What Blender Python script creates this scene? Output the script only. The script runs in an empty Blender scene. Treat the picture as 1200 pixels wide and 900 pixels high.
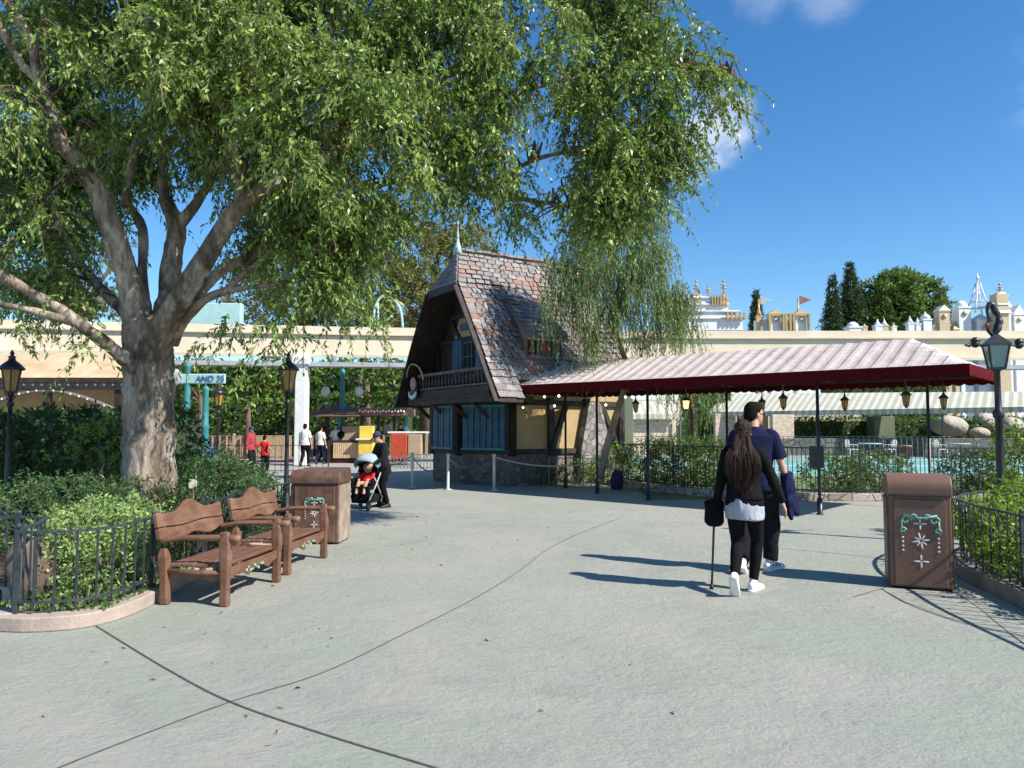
import bpy, math, random
import numpy as np
from mathutils import Vector, Matrix, noise
PI = math.pi
SC = bpy.context.scene
COL = SC.collection
RN = random.Random(7)
NP = np.random.default_rng(11)
# ------------------------------------------------------------------ camera model (photo pixels, 1200x900)
F = 870.0; CH = 1.6; TH = math.atan(50 / F)
def ray(px, py):
    x = (px - 600) / F; y = (450 - py) / F
    return Vector((x, math.cos(TH) - y * math.sin(TH), math.sin(TH) + y * math.cos(TH)))
def at(px, py, Y):
    d = ray(px, py); k = Y / d.y
    return Vector((d.x * k, Y, CH + d.z * k))
def gp(px, py, z=0.0):
    d = ray(px, py); k = (z - CH) / d.z
    return Vector((d.x * k, d.y * k, z))
# ------------------------------------------------------------------ object helpers
WM = {}
def tag(o, label=None, cat=None, group=None, kind=None):
    if label: o['label'] = label
    if cat: o['category'] = cat
    if group: o['group'] = group
    if kind: o['kind'] = kind
    return o
def thing(name, label, cat, loc=(0, 0, 0), rz=0.0, group=None):
    o = bpy.data.objects.new(name, None); COL.objects.link(o)
    o.empty_display_size = .2
    o.location = loc; o.rotation_euler = (0, 0, rz)
    WM[o.name] = Matrix.Translation(Vector(loc)) @ Matrix.Rotation(rz, 4, 'Z')
    return tag(o, label, cat, group)
def link(name, me, parent=None, loc=None):
    o = bpy.data.objects.new(name, me); COL.objects.link(o)
    if parent is not None:
        o.parent = parent; WM[o.name] = WM[parent.name].copy()
    else:
        if loc is not None: o.location = loc
        WM[o.name] = Matrix.Translation(Vector(loc or (0, 0, 0)))
    return o
def copy_tree(o, loc=None, rz=None, parent=None, label=None):
    c = o.copy(); COL.objects.link(c)
    if parent is not None:
        c.parent = parent
    if loc is not None: c.location = loc
    if rz is not None: c.rotation_euler = (0, 0, rz)
    WM[c.name] = (Matrix.Translation(c.location) @ Matrix.Rotation(c.rotation_euler[2], 4, 'Z')) if parent is None else WM[parent.name].copy()
    if label: c['label'] = label
    for ch in list(o.children):
        copy_tree(ch, parent=c)
    return c
class MB:
    def __init__(s): s.v = []; s.f = []; s.m = []; s.s = []
    def add(s, vs, fs, mi=0, smooth=False):
        b = len(s.v); s.v += [tuple(v) for v in vs]
        for f in fs:
            s.f.append(tuple(i + b for i in f)); s.m.append(mi); s.s.append(smooth)
        return s
    def box(s, c, size, rz=0, mi=0, M=None, taper=1.0):
        x, y, z = (a / 2 for a in size); vs = []
        for dz in (-z, z):
            t = taper if dz > 0 else 1
            for dx, dy in ((-x, -y), (x, -y), (x, y), (-x, y)): vs.append(Vector((dx * t, dy * t, dz)))
        R = (M if M is not None else Matrix.Rotation(rz, 3, 'Z'))
        vs = [R @ v + Vector(c) for v in vs]
        return s.add(vs, [(3, 2, 1, 0), (4, 5, 6, 7), (0, 1, 5, 4), (1, 2, 6, 5), (2, 3, 7, 6), (3, 0, 4, 7)], mi)
    def beam(s, a, b, w, h, mi=0, up=(0, 0, 1)):
        a = Vector(a); b = Vector(b); d = b - a; L = d.length
        if L < 1e-6: return s
        y = d / L; u = Vector(up)
        if abs(y.dot(u)) > .98: u = Vector((1, 0, 0))
        x = y.cross(u).normalized(); z = x.cross(y)
        M = Matrix((x, y, z)).transposed()
        return s.box((a + b) / 2, (w, L, h), M=M, mi=mi)
    def tube(s, pts, r, n=8, mi=0, smooth=True, cap=True, nz=0.0, nf=3.0, flute=0):
        pts = [Vector(p) for p in pts]; N = len(pts)
        if not isinstance(r, (list, tuple)): r = [r] * N
        t0 = (pts[1] - pts[0]).normalized()
        u = t0.cross(Vector((0, 0, 1)))
        if u.length < .05: u = t0.cross(Vector((1, 0, 0)))
        u.normalize(); vs = []
        for i, p in enumerate(pts):
            t = (pts[min(i + 1, N - 1)] - pts[max(i - 1, 0)]).normalized()
            u = (u - t * u.dot(t)).normalized(); w = t.cross(u)
            for k in range(n):
                a = 2 * PI * k / n; d = u * math.cos(a) + w * math.sin(a); rr = r[i]
                if flute: rr *= 1 + flute * (math.sin(3 * a + p.z * 1.3) * .5 + math.sin(5 * a - p.z * 1.9 + 1) * .45 + math.sin(9 * a + 2 + p.z) * .2)
                if nz: rr *= 1 + nz * noise.noise((p + d * rr) * nf) + nz * .5 * noise.noise((p + d * rr) * nf * 2.7)
                vs.append(p + d * rr)
        fs = [(i * n + k, i * n + (k + 1) % n, (i + 1) * n + (k + 1) % n, (i + 1) * n + k) for i in range(N - 1) for k in range(n)]
        if cap: fs += [tuple(range(n))[::-1], tuple((N - 1) * n + k for k in range(n))]
        return s.add(vs, fs, mi, smooth)
    def lathe(s, prof, c=(0, 0, 0), n=16, mi=0, smooth=True, rz=0, sx=1, sy=1):
        c = Vector(c); vs = []
        for r, z in prof:
            for k in range(n):
                a = 2 * PI * k / n + rz; vs.append(c + Vector((r * math.cos(a) * sx, r * math.sin(a) * sy, z)))
        N = len(prof)
        fs = [(i * n + k, i * n + (k + 1) % n, (i + 1) * n + (k + 1) % n, (i + 1) * n + k) for i in range(N - 1) for k in range(n)]
        fs += [tuple(range(n))[::-1], tuple((N - 1) * n + k for k in range(n))]
        return s.add(vs, fs, mi, smooth)
    def ball(s, c, r, n=12, mi=0, sx=1, sy=1, sz=1, M=None):
        c = Vector(c); m = max(4, n // 2); vs = []
        for i in range(m + 1):
            ph = PI * i / m; rr = math.sin(ph) + 1e-4
            for k in range(n):
                a = 2 * PI * k / n
                v = Vector((rr * math.cos(a) * sx * r, rr * math.sin(a) * sy * r, -math.cos(ph) * sz * r))
                if M is not None: v = M @ v
                vs.append(c + v)
        fs = [(i * n + k, i * n + (k + 1) % n, (i + 1) * n + (k + 1) % n, (i + 1) * n + k) for i in range(m) for k in range(n)]
        return s.add(vs, fs, mi, True)
    def prism(s, poly, a, b, mi=0, M=None, o=(0, 0, 0)):
        """poly in local xz, extruded along y from a to b"""
        n = len(poly); o = Vector(o)
        vs = [Vector((x, a, z)) for x, z in poly] + [Vector((x, b, z)) for x, z in poly]
        if M is not None: vs = [M @ v for v in vs]
        vs = [v + o for v in vs]
        fs = [tuple(range(n)), tuple(range(2 * n - 1, n - 1, -1))] + [(i, i + n, (i + 1) % n + n, (i + 1) % n) for i in range(n)]
        return s.add(vs, fs, mi)
    def slab(s, poly, z0, z1, mi=0):
        n = len(poly)
        vs = [(p[0], p[1], z0) for p in poly] + [(p[0], p[1], z1) for p in poly]
        fs = [tuple(range(n - 1, -1, -1)), tuple(range(n, 2 * n))] + [(i, (i + 1) % n, (i + 1) % n + n, i + n) for i in range(n)]
        return s.add(vs, fs, mi)
    def loft(s, secs, n=14, mi=0):
        """secs: (center, uvec, vvec)"""
        vs = []
        for c, u, v in secs:
            c = Vector(c); u = Vector(u); v = Vector(v)
            for k in range(n):
                a = 2 * PI * k / n; vs.append(c + u * math.cos(a) + v * math.sin(a))
        N = len(secs)
        fs = [(i * n + k, i * n + (k + 1) % n, (i + 1) * n + (k + 1) % n, (i + 1) * n + k) for i in range(N - 1) for k in range(n)]
        fs += [tuple(range(n))[::-1], tuple((N - 1) * n + k for k in range(n))]
        return s.add(vs, fs, mi, True)
    def mesh(s, name, mats):
        me = bpy.data.meshes.new(name); me.from_pydata(s.v, [], s.f)
        for m in (mats if isinstance(mats, (list, tuple)) else [mats]): me.materials.append(m)
        me.polygons.foreach_set('material_index', s.m); me.polygons.foreach_set('use_smooth', s.s)
        me.update(); return me
    def build(s, name, mats, parent=None, local=False, bevel=0, loc=None, fixn=True):
        if not s.v: s.add([(0, 0, -9), (.01, 0, -9), (0, .01, -9)], [(0, 1, 2)])
        if parent is not None:
            if not local:
                I = WM[parent.name].inverted(); s.v = [tuple(I @ Vector(v)) for v in s.v]
        else:
            if loc is None:
                xs = [v[0] for v in s.v]; ys = [v[1] for v in s.v]
                loc = ((min(xs) + max(xs)) / 2, (min(ys) + max(ys)) / 2, min(v[2] for v in s.v))
            if not local: s.v = [(v[0] - loc[0], v[1] - loc[1], v[2] - loc[2]) for v in s.v]
        me = s.mesh(name, mats)
        if fixn:
            import bmesh
            bm = bmesh.new(); bm.from_mesh(me); bmesh.ops.recalc_face_normals(bm, faces=bm.faces[:]); bm.to_mesh(me); bm.free()
        o = link(name, me, parent, loc if parent is None else None)
        if bevel:
            b = o.modifiers.new('b', 'BEVEL'); b.width = bevel; b.segments = 2; b.limit_method = 'ANGLE'; b.angle_limit = .6
        return o
def crom(pts, rad=None, k=6):
    pts = [Vector(p) for p in pts]; out = []; ro = []
    n = len(pts)
    for i in range(n - 1):
        p0 = pts[max(i - 1, 0)]; p1 = pts[i]; p2 = pts[i + 1]; p3 = pts[min(i + 2, n - 1)]
        for j in range(k):
            t = j / k
            out.append(.5 * ((2 * p1) + (p2 - p0) * t + (2 * p0 - 5 * p1 + 4 * p2 - p3) * t * t + (3 * p1 - p0 - 3 * p2 + p3) * t ** 3))
            if rad: ro.append(rad[i] * (1 - t) + rad[i + 1] * t)
    out.append(pts[-1])
    if rad: ro.append(rad[-1]); return out, ro
    return out
# ------------------------------------------------------------------ materials
def nodes(name):
    m = bpy.data.materials.new(name); m.use_nodes = True
    nt = m.node_tree; nt.nodes.clear()
    out = nt.nodes.new('ShaderNodeOutputMaterial'); b = nt.nodes.new('ShaderNodeBsdfPrincipled')
    nt.links.new(b.outputs[0], out.inputs[0]); return m, nt, b, out
def c4(c): return (c[0], c[1], c[2], 1)
def ramp(nt, stops, src):
    r = nt.nodes.new('ShaderNodeValToRGB'); e = r.color_ramp.elements
    while len(e) < len(stops): e.new(.5)
    for i, (p, c) in enumerate(stops): e[i].position = p; e[i].color = c4(c)
    nt.links.new(src, r.inputs[0]); return r.outputs[0]
def coord(nt, sc=(1, 1, 1), kind='Object'):
    t = nt.nodes.new('ShaderNodeTexCoord'); mp = nt.nodes.new('ShaderNodeMapping'); mp.inputs['Scale'].default_value = sc
    nt.links.new(t.outputs[kind], mp.inputs[0]); return mp.outputs[0]
def tex(nt, kind, vec, scale, **kw):
    n = nt.nodes.new('ShaderNodeTex' + kind); n.inputs['Scale'].default_value = scale
    for k, v in kw.items():
        if k in n.inputs: n.inputs[k].default_value = v
        else: setattr(n, k, v)
    nt.links.new(vec, n.inputs['Vector']); return n
def math_(nt, op, a, b=None):
    n = nt.nodes.new('ShaderNodeMath'); n.operation = op
    for i, x in enumerate((a, b)):
        if x is None: continue
        if isinstance(x, (int, float)): n.inputs[i].default_value = x
        else: nt.links.new(x, n.inputs[i])
    return n.outputs[0]
def mix(nt, fac, a, b, mode='MIX'):
    n = nt.nodes.new('ShaderNodeMix'); n.data_type = 'RGBA'; n.blend_type = mode
    for i, x in ((0, fac), (6, a), (7, b)):
        if isinstance(x, (int, float)): n.inputs[i].default_value = x
        elif isinstance(x, tuple): n.inputs[i].default_value = c4(x)
        else: nt.links.new(x, n.inputs[i])
    return n.outputs[2]
def bump(nt, b, h, st, dist=.01):
    n = nt.nodes.new('ShaderNodeBump'); n.inputs['Strength'].default_value = st; n.inputs['Distance'].default_value = dist
    nt.links.new(h, n.inputs['Height']); nt.links.new(n.outputs[0], b.inputs['Normal'])
def M(name, c1, c2=None, scale=6, rough=.75, bmp=.15, bs=None, metal=0, st=(1, 1, 1), spec=.4, lo=.35, hi=.65, island=0, dist=.01):
    m, nt, b, o = nodes(name); v = coord(nt, st)
    b.inputs['Roughness'].default_value = rough; b.inputs['Metallic'].default_value = metal
    b.inputs['Specular IOR Level'].default_value = spec
    c2 = c2 or tuple(x * .72 for x in c1)
    n = tex(nt, 'Noise', v, scale, Detail=8, Roughness=.62)
    col = ramp(nt, [(lo, c1), (hi, c2)], n.outputs['Fac'])
    if island:
        g = nt.nodes.new('ShaderNodeNewGeometry')
        hsv = nt.nodes.new('ShaderNodeHueSaturation')
        mr = nt.nodes.new('ShaderNodeMapRange'); mr.inputs[3].default_value = 1 - island; mr.inputs[4].default_value = 1 + island
        nt.links.new(g.outputs['Random Per Island'], mr.inputs[0]); nt.links.new(mr.outputs[0], hsv.inputs['Value'])
        nt.links.new(col, hsv.inputs['Color']); col = hsv.outputs[0]
    nt.links.new(col, b.inputs['Base Color'])
    if bmp:
        n2 = tex(nt, 'Noise', v, bs or scale * 6, Detail=6)
        bump(nt, b, n2.outputs['Fac'], bmp, dist)
    return m
def leafmat(name, cols, trans=.35, gs=1.2, rough=.45):
    m, nt, b, o = nodes(name)
    g = nt.nodes.new('ShaderNodeNewGeometry')
    c = ramp(nt, [(i / (len(cols) - 1), k) for i, k in enumerate(cols)], g.outputs['Random Per Island'])
    v = coord(nt); n = tex(nt, 'Noise', v, gs, Detail=3)
    c = mix(nt, ramp(nt, [(.4, (0, 0, 0)), (.65, (1, 1, 1))], n.outputs['Fac']), c, mix(nt, .55, c, cols[-1]))
    nt.links.new(c, b.inputs['Base Color']); b.inputs['Roughness'].default_value = rough; b.inputs['Specular IOR Level'].default_value = .35
    t = nt.nodes.new('ShaderNodeBsdfTranslucent'); nt.links.new(mix(nt, .4, c, (.25, .32, .03)), t.inputs[0])
    ms = nt.nodes.new('ShaderNodeMixShader'); ms.inputs[0].default_value = trans
    nt.links.new(b.outputs[0], ms.inputs[1]); nt.links.new(t.outputs[0], ms.inputs[2]); nt.links.new(ms.outputs[0], o.inputs[0])
    return m
def emis(name, col, st, base=(.8, .7, .4)):
    m, nt, b, o = nodes(name); b.inputs['Base Color'].default_value = c4(base); b.inputs['Roughness'].default_value = .3
    b.inputs['Emission Color'].default_value = c4(col); b.inputs['Emission Strength'].default_value = st
    return m
def blocks(name, cols, mortar, scale, rough=.85, bmp=.6, st=(1, 1, 1), edge=.06, rnd=1):
    """irregular stones"""
    m, nt, b, o = nodes(name); v = coord(nt, st)
    w = tex(nt, 'Noise', v, 3, Detail=3)
    vv = mix(nt, .06, v, w.outputs['Color'])
    a = tex(nt, 'Voronoi', vv, scale, Randomness=rnd); d = tex(nt, 'Voronoi', vv, scale, Randomness=rnd, feature='DISTANCE_TO_EDGE')
    sx = nt.nodes.new('ShaderNodeSeparateColor'); nt.links.new(a.outputs['Color'], sx.inputs[0])
    c = ramp(nt, [(i / (len(cols) - 1), k) for i, k in enumerate(cols)], sx.outputs[0])
    n = tex(nt, 'Noise', v, scale * 6, Detail=6)
    c = mix(nt, .5, c, mix(nt, 1.0, c, ramp(nt, [(.3, (.45, .45, .45)), (.7, (1.3, 1.3, 1.3))], n.outputs['Fac']), 'MULTIPLY'))
    e = ramp(nt, [(0, (0, 0, 0)), (edge, (1, 1, 1))], d.outputs['Distance'])
    nt.links.new(mix(nt, e, mortar, c), b.inputs['Base Color']); b.inputs['Roughness'].default_value = rough
    h = math_(nt, 'ADD', e, math_(nt, 'MULTIPLY', n.outputs['Fac'], .4)); bump(nt, b, h, bmp, .03)
    return m
def brickmat(name, c1, c2, mortar, sc, w=.5, h=.25, kind='Object', rot=None, rough=.85, bmp=.5):
    m, nt, b, o = nodes(name)
    t = nt.nodes.new('ShaderNodeTexCoord'); mp = nt.nodes.new('ShaderNodeMapping')
    if rot: mp.inputs['Rotation'].default_value = rot
    nt.links.new(t.outputs[kind], mp.inputs[0])
    br = nt.nodes.new('ShaderNodeTexBrick'); nt.links.new(mp.outputs[0], br.inputs[0])
    br.inputs['Color1'].default_value = c4(c1); br.inputs['Color2'].default_value = c4(c2); br.inputs['Mortar'].default_value = c4(mortar)
    br.inputs['Scale'].default_value = sc; br.inputs['Mortar Size'].default_value = .02; br.inputs['Brick Width'].default_value = w; br.inputs['Row Height'].default_value = h
    n = tex(nt, 'Noise', mp.outputs[0], 7, Detail=6)
    nt.links.new(mix(nt, .4, br.outputs[0], mix(nt, 1., br.outputs[0], ramp(nt, [(.3, (.5, .5, .5)), (.7, (1.3, 1.3, 1.3))], n.outputs['Fac']), 'MULTIPLY')), b.inputs['Base Color'])
    b.inputs['Roughness'].default_value = rough
    bump(nt, b, math_(nt, 'SUBTRACT', 1, br.outputs['Fac']), bmp, .01)
    return m
def wood(name, c1, c2, sc=3, st=(6, .6, 6), rough=.6, bmp=.35, island=.12, wear=None):
    m, nt, b, o = nodes(name); v = coord(nt, st)
    n = tex(nt, 'Noise', v, sc, Detail=8, Roughness=.65, Distortion=1.2)
    c = ramp(nt, [(.3, c1), (.7, c2)], n.outputs['Fac'])
    v2 = coord(nt); n2 = tex(nt, 'Noise', v2, 5, Detail=5)
    c = mix(nt, ramp(nt, [(.45, (0, 0, 0)), (.75, (.6, .6, .6))], n2.outputs['Fac']), c, wear or tuple(min(1, x * 1.7 + .02) for x in c2))
    nt.links.new(c, b.inputs['Base Color']); b.inputs['Roughness'].default_value = rough
    bump(nt, b, n.outputs['Fac'], bmp, .01)
    return m
# main materials
m_black = M('black_paint', (.012, .013, .016), (.03, .032, .036), 18, .38, .12, spec=.5)
m_fence = M('iron_paint', (.02, .028, .034), (.05, .062, .07), 14, .42, .15)
m_fence2 = M('iron_black', (.01, .014, .016), (.03, .036, .04), 14, .42, .15)
m_greyiron = M('grey_iron', (.12, .15, .17), (.2, .24, .26), 10, .5)
m_bench = wood('bench_timber', (.10, .042, .023), (.19, .09, .05), 4, (5, .8, 5), .6, .6, wear=(.26, .15, .1))
m_bin = M('bin_brown', (.135, .07, .048), (.18, .098, .068), 3, .5, .2, 30)
m_binl = wood('bin_weathered', (.06, .027, .018), (.13, .065, .042), 2.2, (3, 3, .7), .5, .4, wear=(.24, .16, .11))
m_binside = wood('bin_side', (.2, .15, .11), (.3, .23, .17), 2.2, (5, 5, .5), .6, .3)
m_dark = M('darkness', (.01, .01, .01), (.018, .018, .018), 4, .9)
m_white = M('white_paint', (.78, .77, .74), (.66, .66, .63), 5, .55, .08)
m_whites = M('facade_white', (.74, .75, .76), (.6, .62, .65), 2, .6, .1)
m_gold = M('gold', (.52, .37, .16), (.42, .28, .11), 5, .35, .1, metal=.35)
m_goldp = M('gold_paint', (.55, .44, .28), (.46, .36, .22), 3, .55, .1)
m_cream = M('cream_concrete', (.74, .63, .47), (.64, .53, .39), .8, .8, .2, 8)
m_cream2 = M('cream_trim', (.62, .54, .42), (.52, .44, .33), 1.2, .8, .2, 8)
m_yellow = M('ochre_plaster', (.44, .32, .17), (.36, .255, .13), 2.2, .85, .35, 12)
m_yroof = M('ochre_roof', (.6, .45, .27), (.44, .31, .18), 1.4, .8, .3, 9)
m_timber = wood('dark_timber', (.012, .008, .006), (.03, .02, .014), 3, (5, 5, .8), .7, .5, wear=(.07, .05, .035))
m_baluster = wood('baluster_timber', (.06, .05, .038), (.11, .09, .07), 3, (5, 5, .8), .7, .4)
m_blue = wood('blue_planks', (.012, .055, .10), (.028, .105, .16), 2, (9, 9, .5), .6, .3, wear=(.05, .15, .2))
m_blue2 = wood('blue_frame', (.012, .04, .12), (.025, .07, .18), 2, (9, 9, .5), .5, .2)
m_stone = blocks('rubble_stone', [(.09, .075, .06), (.2, .16, .13), (.13, .11, .1), (.25, .2, .15)], (.06, .055, .05), 5.5)
m_stone2 = blocks('pale_rubble', [(.2, .18, .17), (.34, .31, .29), (.13, .12, .115), (.27, .25, .24)], (.08, .075, .07), 6)
m_brickw = brickmat('pale_brick', (.6, .47, .36), (.72, .6, .48), (.4, .33, .26), 2.2, rot=(PI / 2, 0, 0))
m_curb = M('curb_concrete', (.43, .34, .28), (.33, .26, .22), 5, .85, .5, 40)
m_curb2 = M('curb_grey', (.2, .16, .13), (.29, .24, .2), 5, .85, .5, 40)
m_soil = M('soil', (.05, .035, .025), (.1, .075, .05), 9, .95, .8, 30, dist=.04)
m_sage = M('sage_wall', (.16, .19, .13), (.12, .15, .1), 1.5, .85)
m_teal = M('teal_paint', (.025, .17, .18), (.05, .24, .24), 3, .45, .08)
m_teal_l = M('pale_teal_paint', (.32, .52, .5), (.4, .6, .58), 3, .45, .08)
m_rock = M('rock', (.42, .38, .32), (.3, .26, .22), 1.4, .9, .7, 7, dist=.08)
m_rope = M('rope', (.45, .42, .36), (.3, .27, .22), 40, .9, .5)
m_postgrey = M('grey_post', (.42, .42, .38), (.52, .52, .48), 10, .45, .1)
m_redvalance = M('red_canvas', (.075, .004, .006), (.09, .006, .009), 4, .9, .25, 30, spec=.1)
m_redtop = M('red_box', (.5, .07, .03), (.4, .05, .02), 4, .6)
m_tan = M('tan_board', (.42, .3, .2), (.34, .24, .15), 3, .7)
m_yel = M('yellow_board', (.75, .55, .1), (.68, .48, .07), 2, .6)
m_brown = M('brown_fascia', (.17, .075, .055), (.24, .12, .09), 3, .75, .3)
m_glass_teal = M('milky_glass', (.2, .3, .28), (.3, .4, .37), 3, .12, 0, spec=.6)
m_amber = M('amber_glass', (.42, .24, .05), (.3, .16, .035), 9, .18, .1, spec=.6)
m_amberlit = emis('amber_lit', (1, .55, .2), 2.2, (.6, .35, .12))
m_bulb = emis('lit_bulb', (1, .85, .6), 5)
m_skin = M('skin', (.52, .29, .2), (.45, .24, .16), 9, .5, .06)
m_hairb = M('dark_hair', (.004, .003, .002), (.01, .007, .005), 30, .8, .5, 60, st=(4, 4, .5), spec=.12)
m_hairl = M('brown_hair', (.014, .007, .004), (.042, .02, .011), 14, .6, .9, 30, st=(5, 5, .35), spec=.2)
m_navy = M('navy_cotton', (.009, .010, .036), (.014, .016, .052), 5, .9, .35, 9, dist=.03, spec=.12)
m_blackc = M('black_cotton', (.004, .004, .005), (.009, .009, .01), 5, .88, .4, 9, dist=.03, spec=.12)
m_charc = M('charcoal_cotton', (.009, .009, .012), (.016, .015, .019), 5, .9, .4, 9, dist=.03, spec=.12)
m_greyc = M('grey_jersey', (.36, .37, .42), (.28, .29, .34), 6, .9, .4, 9, dist=.03, spec=.12)
m_whitec = M('white_cotton', (.7, .66, .64), (.58, .54, .52), 6, .9, .4, 9, dist=.03, spec=.12)
m_redc = M('red_plaid', (.42, .05, .06), (.2, .04, .06), 14, .9, .3, spec=.12)
m_red2 = M('red_cotton', (.6, .03, .03), (.45, .02, .02), 7, .9, .3, spec=.12)
m_purp = M('purple_cotton', (.045, .022, .085), (.07, .04, .12), 7, .9, .3, spec=.12)
m_shoew = M('white_leather', (.75, .74, .73), (.62, .61, .6), 12, .5, .1)
m_shoer = M('red_leather', (.4, .06, .06), (.3, .04, .04), 12, .5, .1)
m_shoeb = M('black_leather', (.015, .015, .016), (.03, .03, .03), 12, .45, .1)
m_emblemw = M('emblem_white', (.66, .6, .6), (.5, .46, .46), 20, .6, .1)
m_emblemt = M('emblem_teal', (.12, .27, .22), (.2, .36, .3), 20, .6, .1)
m_emblemg = M('emblem_green', (.22, .38, .2), (.36, .5, .32), 12, .6, .1)
m_strollerfab = M('stroller_shade', (.25, .34, .38), (.33, .42, .45), 8, .85)
m_foliage_stem = M('stems', (.12, .08, .05), (.2, .15, .1), 9, .9)
m_bluepanel = M('blue_panels', (.05, .1, .3), (.12, .22, .4), 2, .5)
m_greymetal = M('grey_metal', (.3, .32, .33), (.42, .44, .45), 3, .5)
# ------------------------------------------------------------------ foliage
def quads_mesh(name, P, mats, mi=None):
    """P: (N,4,3) array"""
    N = len(P); me = bpy.data.meshes.new(name)
    me.vertices.add(N * 4); me.vertices.foreach_set('co', P.reshape(-1).astype(np.float32))
    me.loops.add(N * 4); me.loops.foreach_set('vertex_index', np.arange(N * 4, dtype=np.int32))
    me.polygons.add(N); me.polygons.foreach_set('loop_start', np.arange(0, N * 4, 4, dtype=np.int32))
    me.polygons.foreach_set('loop_total', np.full(N, 4, dtype=np.int32))
    for m in mats: me.materials.append(m)
    if mi is not None: me.polygons.foreach_set('material_index', mi.astype(np.int32))
    me.update(calc_edges=True); return me
def unit(a): return a / (np.linalg.norm(a, axis=-1, keepdims=True) + 1e-9)
def leafquads(base, d, L, W, bend=.18):
    """base (N,3), d (N,3) unit dirs, L,W arrays"""
    N = len(base); r = NP.normal(size=(N, 3)); s = unit(np.cross(d, r)); n = np.cross(s, d)
    L = L[:, None]; W = W[:, None]
    mid = base + d * L * .45 + n * L * bend * NP.uniform(-1, 1, (N, 1))
    return np.stack([base, mid + s * W * .5, base + d * L - n * L * .1, mid - s * W * .5], 1)
def strand_leaves(S, D, length, nl, L, W, droop=1.0, spread=.8, hang=.5):
    """shoots start S (n,3), initial dir D (n,3); curve bending down by droop; returns leaf quads, stem quads"""
    n = len(S); t = np.linspace(.05, 1, nl)[None, :, None]
    ln = length[:, None, None]
    g = np.array([0, 0, -1.0])
    P = S[:, None, :] + D[:, None, :] * ln * t + g * droop * ln * t * t
    T = unit(D[:, None, :] + 2 * g * droop * t)
    side = NP.normal(size=(n, nl, 3)); side = unit(side - T * (side * T).sum(-1, keepdims=True))
    d = unit(T * .6 + side * spread + g * hang)
    base = P.reshape(-1, 3); d = d.reshape(-1, 3); k = len(base)
    base = base + NP.normal(size=(k, 3)) * .01
    Q = leafquads(base, d, NP.uniform(.5, 1.35, k) * L, NP.uniform(.55, 1.3, k) * W)
    # stems
    seg = np.linspace(0, 1, 4)[None, :, None]
    PS = S[:, None, :] + D[:, None, :] * ln * seg + g * droop * ln * seg * seg
    sd = unit(np.cross(D, NP.normal(size=(n, 3))))[:, None, :] * (W * .12)
    a = PS[:, :-1]; b = PS[:, 1:]
    ST = np.stack([a - sd, a + sd, b + sd, b - sd], 2).reshape(-1, 4, 3)
    return Q, ST
def crown_from(points_fn, name, mats, parent, Q, ST=None):
    P = Q if ST is None else np.concatenate([Q, ST]); mi = np.zeros(len(P))
    if ST is not None: mi[len(Q):] = 1
    I = np.array(WM[parent.name].inverted()); P = P.reshape(-1, 3) @ I[:3, :3].T + I[:3, 3]
    return link(name, quads_mesh(name, P.reshape(-1, 4, 3), mats, mi), parent)
def sample_blobs(blobs, dens, gap=.0, gs=1.1, shell=.0):
    """blobs (center Vector, rx, ry, rz) -> start points"""
    out = []
    for c, rx, ry, rz, w in blobs:
        n = int(dens * w * (rx * ry * rz) ** (2 / 3.0)); k = 0
        while k < n:
            p = NP.normal(size=3); p /= np.linalg.norm(p); rr = (shell + (1 - shell) * NP.uniform()) ** (1 / 3.0)
            p = np.array([c[0] + p[0] * rr * rx, c[1] + p[1] * rr * ry, c[2] + p[2] * rr * rz]); k += 1
            if gap and noise.noise(Vector(p) * gs) < -gap: continue
            out.append(p)
    return np.array(out)
def rdir(n, up=0.0, out=None, ow=1.0):
    d = NP.normal(size=(n, 3)); d = unit(d)
    if out is not None: d = d + ow * out
    d[:, 2] += up; return unit(d)
def shrub(label, blobs, mat, L, W, dens, length=.16, nl=9, up=.8, name='shrub', group=None, base=None, ow=1.0, droop=.15, cat='shrub', shell=.3):
    b0 = blobs[0][0]; base = base or (b0[0], b0[1], 0)
    r = thing(name, label, cat, base, 0, group)
    B = [(Vector(b[0]), b[1], b[2], b[3], 1) for b in blobs]
    Qs = []; Ss = []
    for b in B:
        S = sample_blobs([b], dens * 2.3, 0, shell=shell)
        if not len(S): continue
        o = unit((S - np.array(b[0])) / np.array([b[1], b[2], b[3]]) + 1e-6)
        keep = S[:, 2] > .03; S = S[keep]; o = o[keep]
        Q, ST = strand_leaves(S, rdir(len(S), up, o, ow), NP.uniform(.6, 1.3, len(S)) * length, nl, L, W, droop, .9, 0)
        Qs.append(Q); Ss.append(ST)
    crown_from(None, 'foliage', [mat, m_foliage_stem], r, np.concatenate(Qs), np.concatenate(Ss))
    st = MB()
    for b in B:
        for k in range(7):
            a = RN.uniform(0, 2 * PI); e = Vector((b[0][0] + math.cos(a) * b[1] * .5, b[0][1] + math.sin(a) * b[2] * .5, b[0][2] + b[3] * .3))
            s0 = Vector((b[0][0] + math.cos(a) * .06, b[0][1] + math.sin(a) * .06, 0.0))
            st.tube([s0, (s0 + e) / 2 + Vector((0, 0, .05)), e], [.014, .01, .005], 5)
    st.build('stems', m_foliage_stem, r)
    return r
L_main = leafmat('leaf_main', [(.04, .095, .02), (.085, .175, .03), (.18, .3, .05), (.36, .46, .13)], .32, rough=.36)
L_weep = leafmat('leaf_weep', [(.07, .125, .035), (.11, .19, .055), (.17, .26, .085), (.24, .33, .13)], .33)
L_olive = leafmat('leaf_olive', [(.07, .12, .02), (.12, .18, .03), (.19, .22, .05), (.24, .19, .06)], .3, .4)
L_far = leafmat('leaf_far', [(.05, .11, .02), (.09, .17, .03), (.13, .23, .04)], .3, .3)
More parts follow.
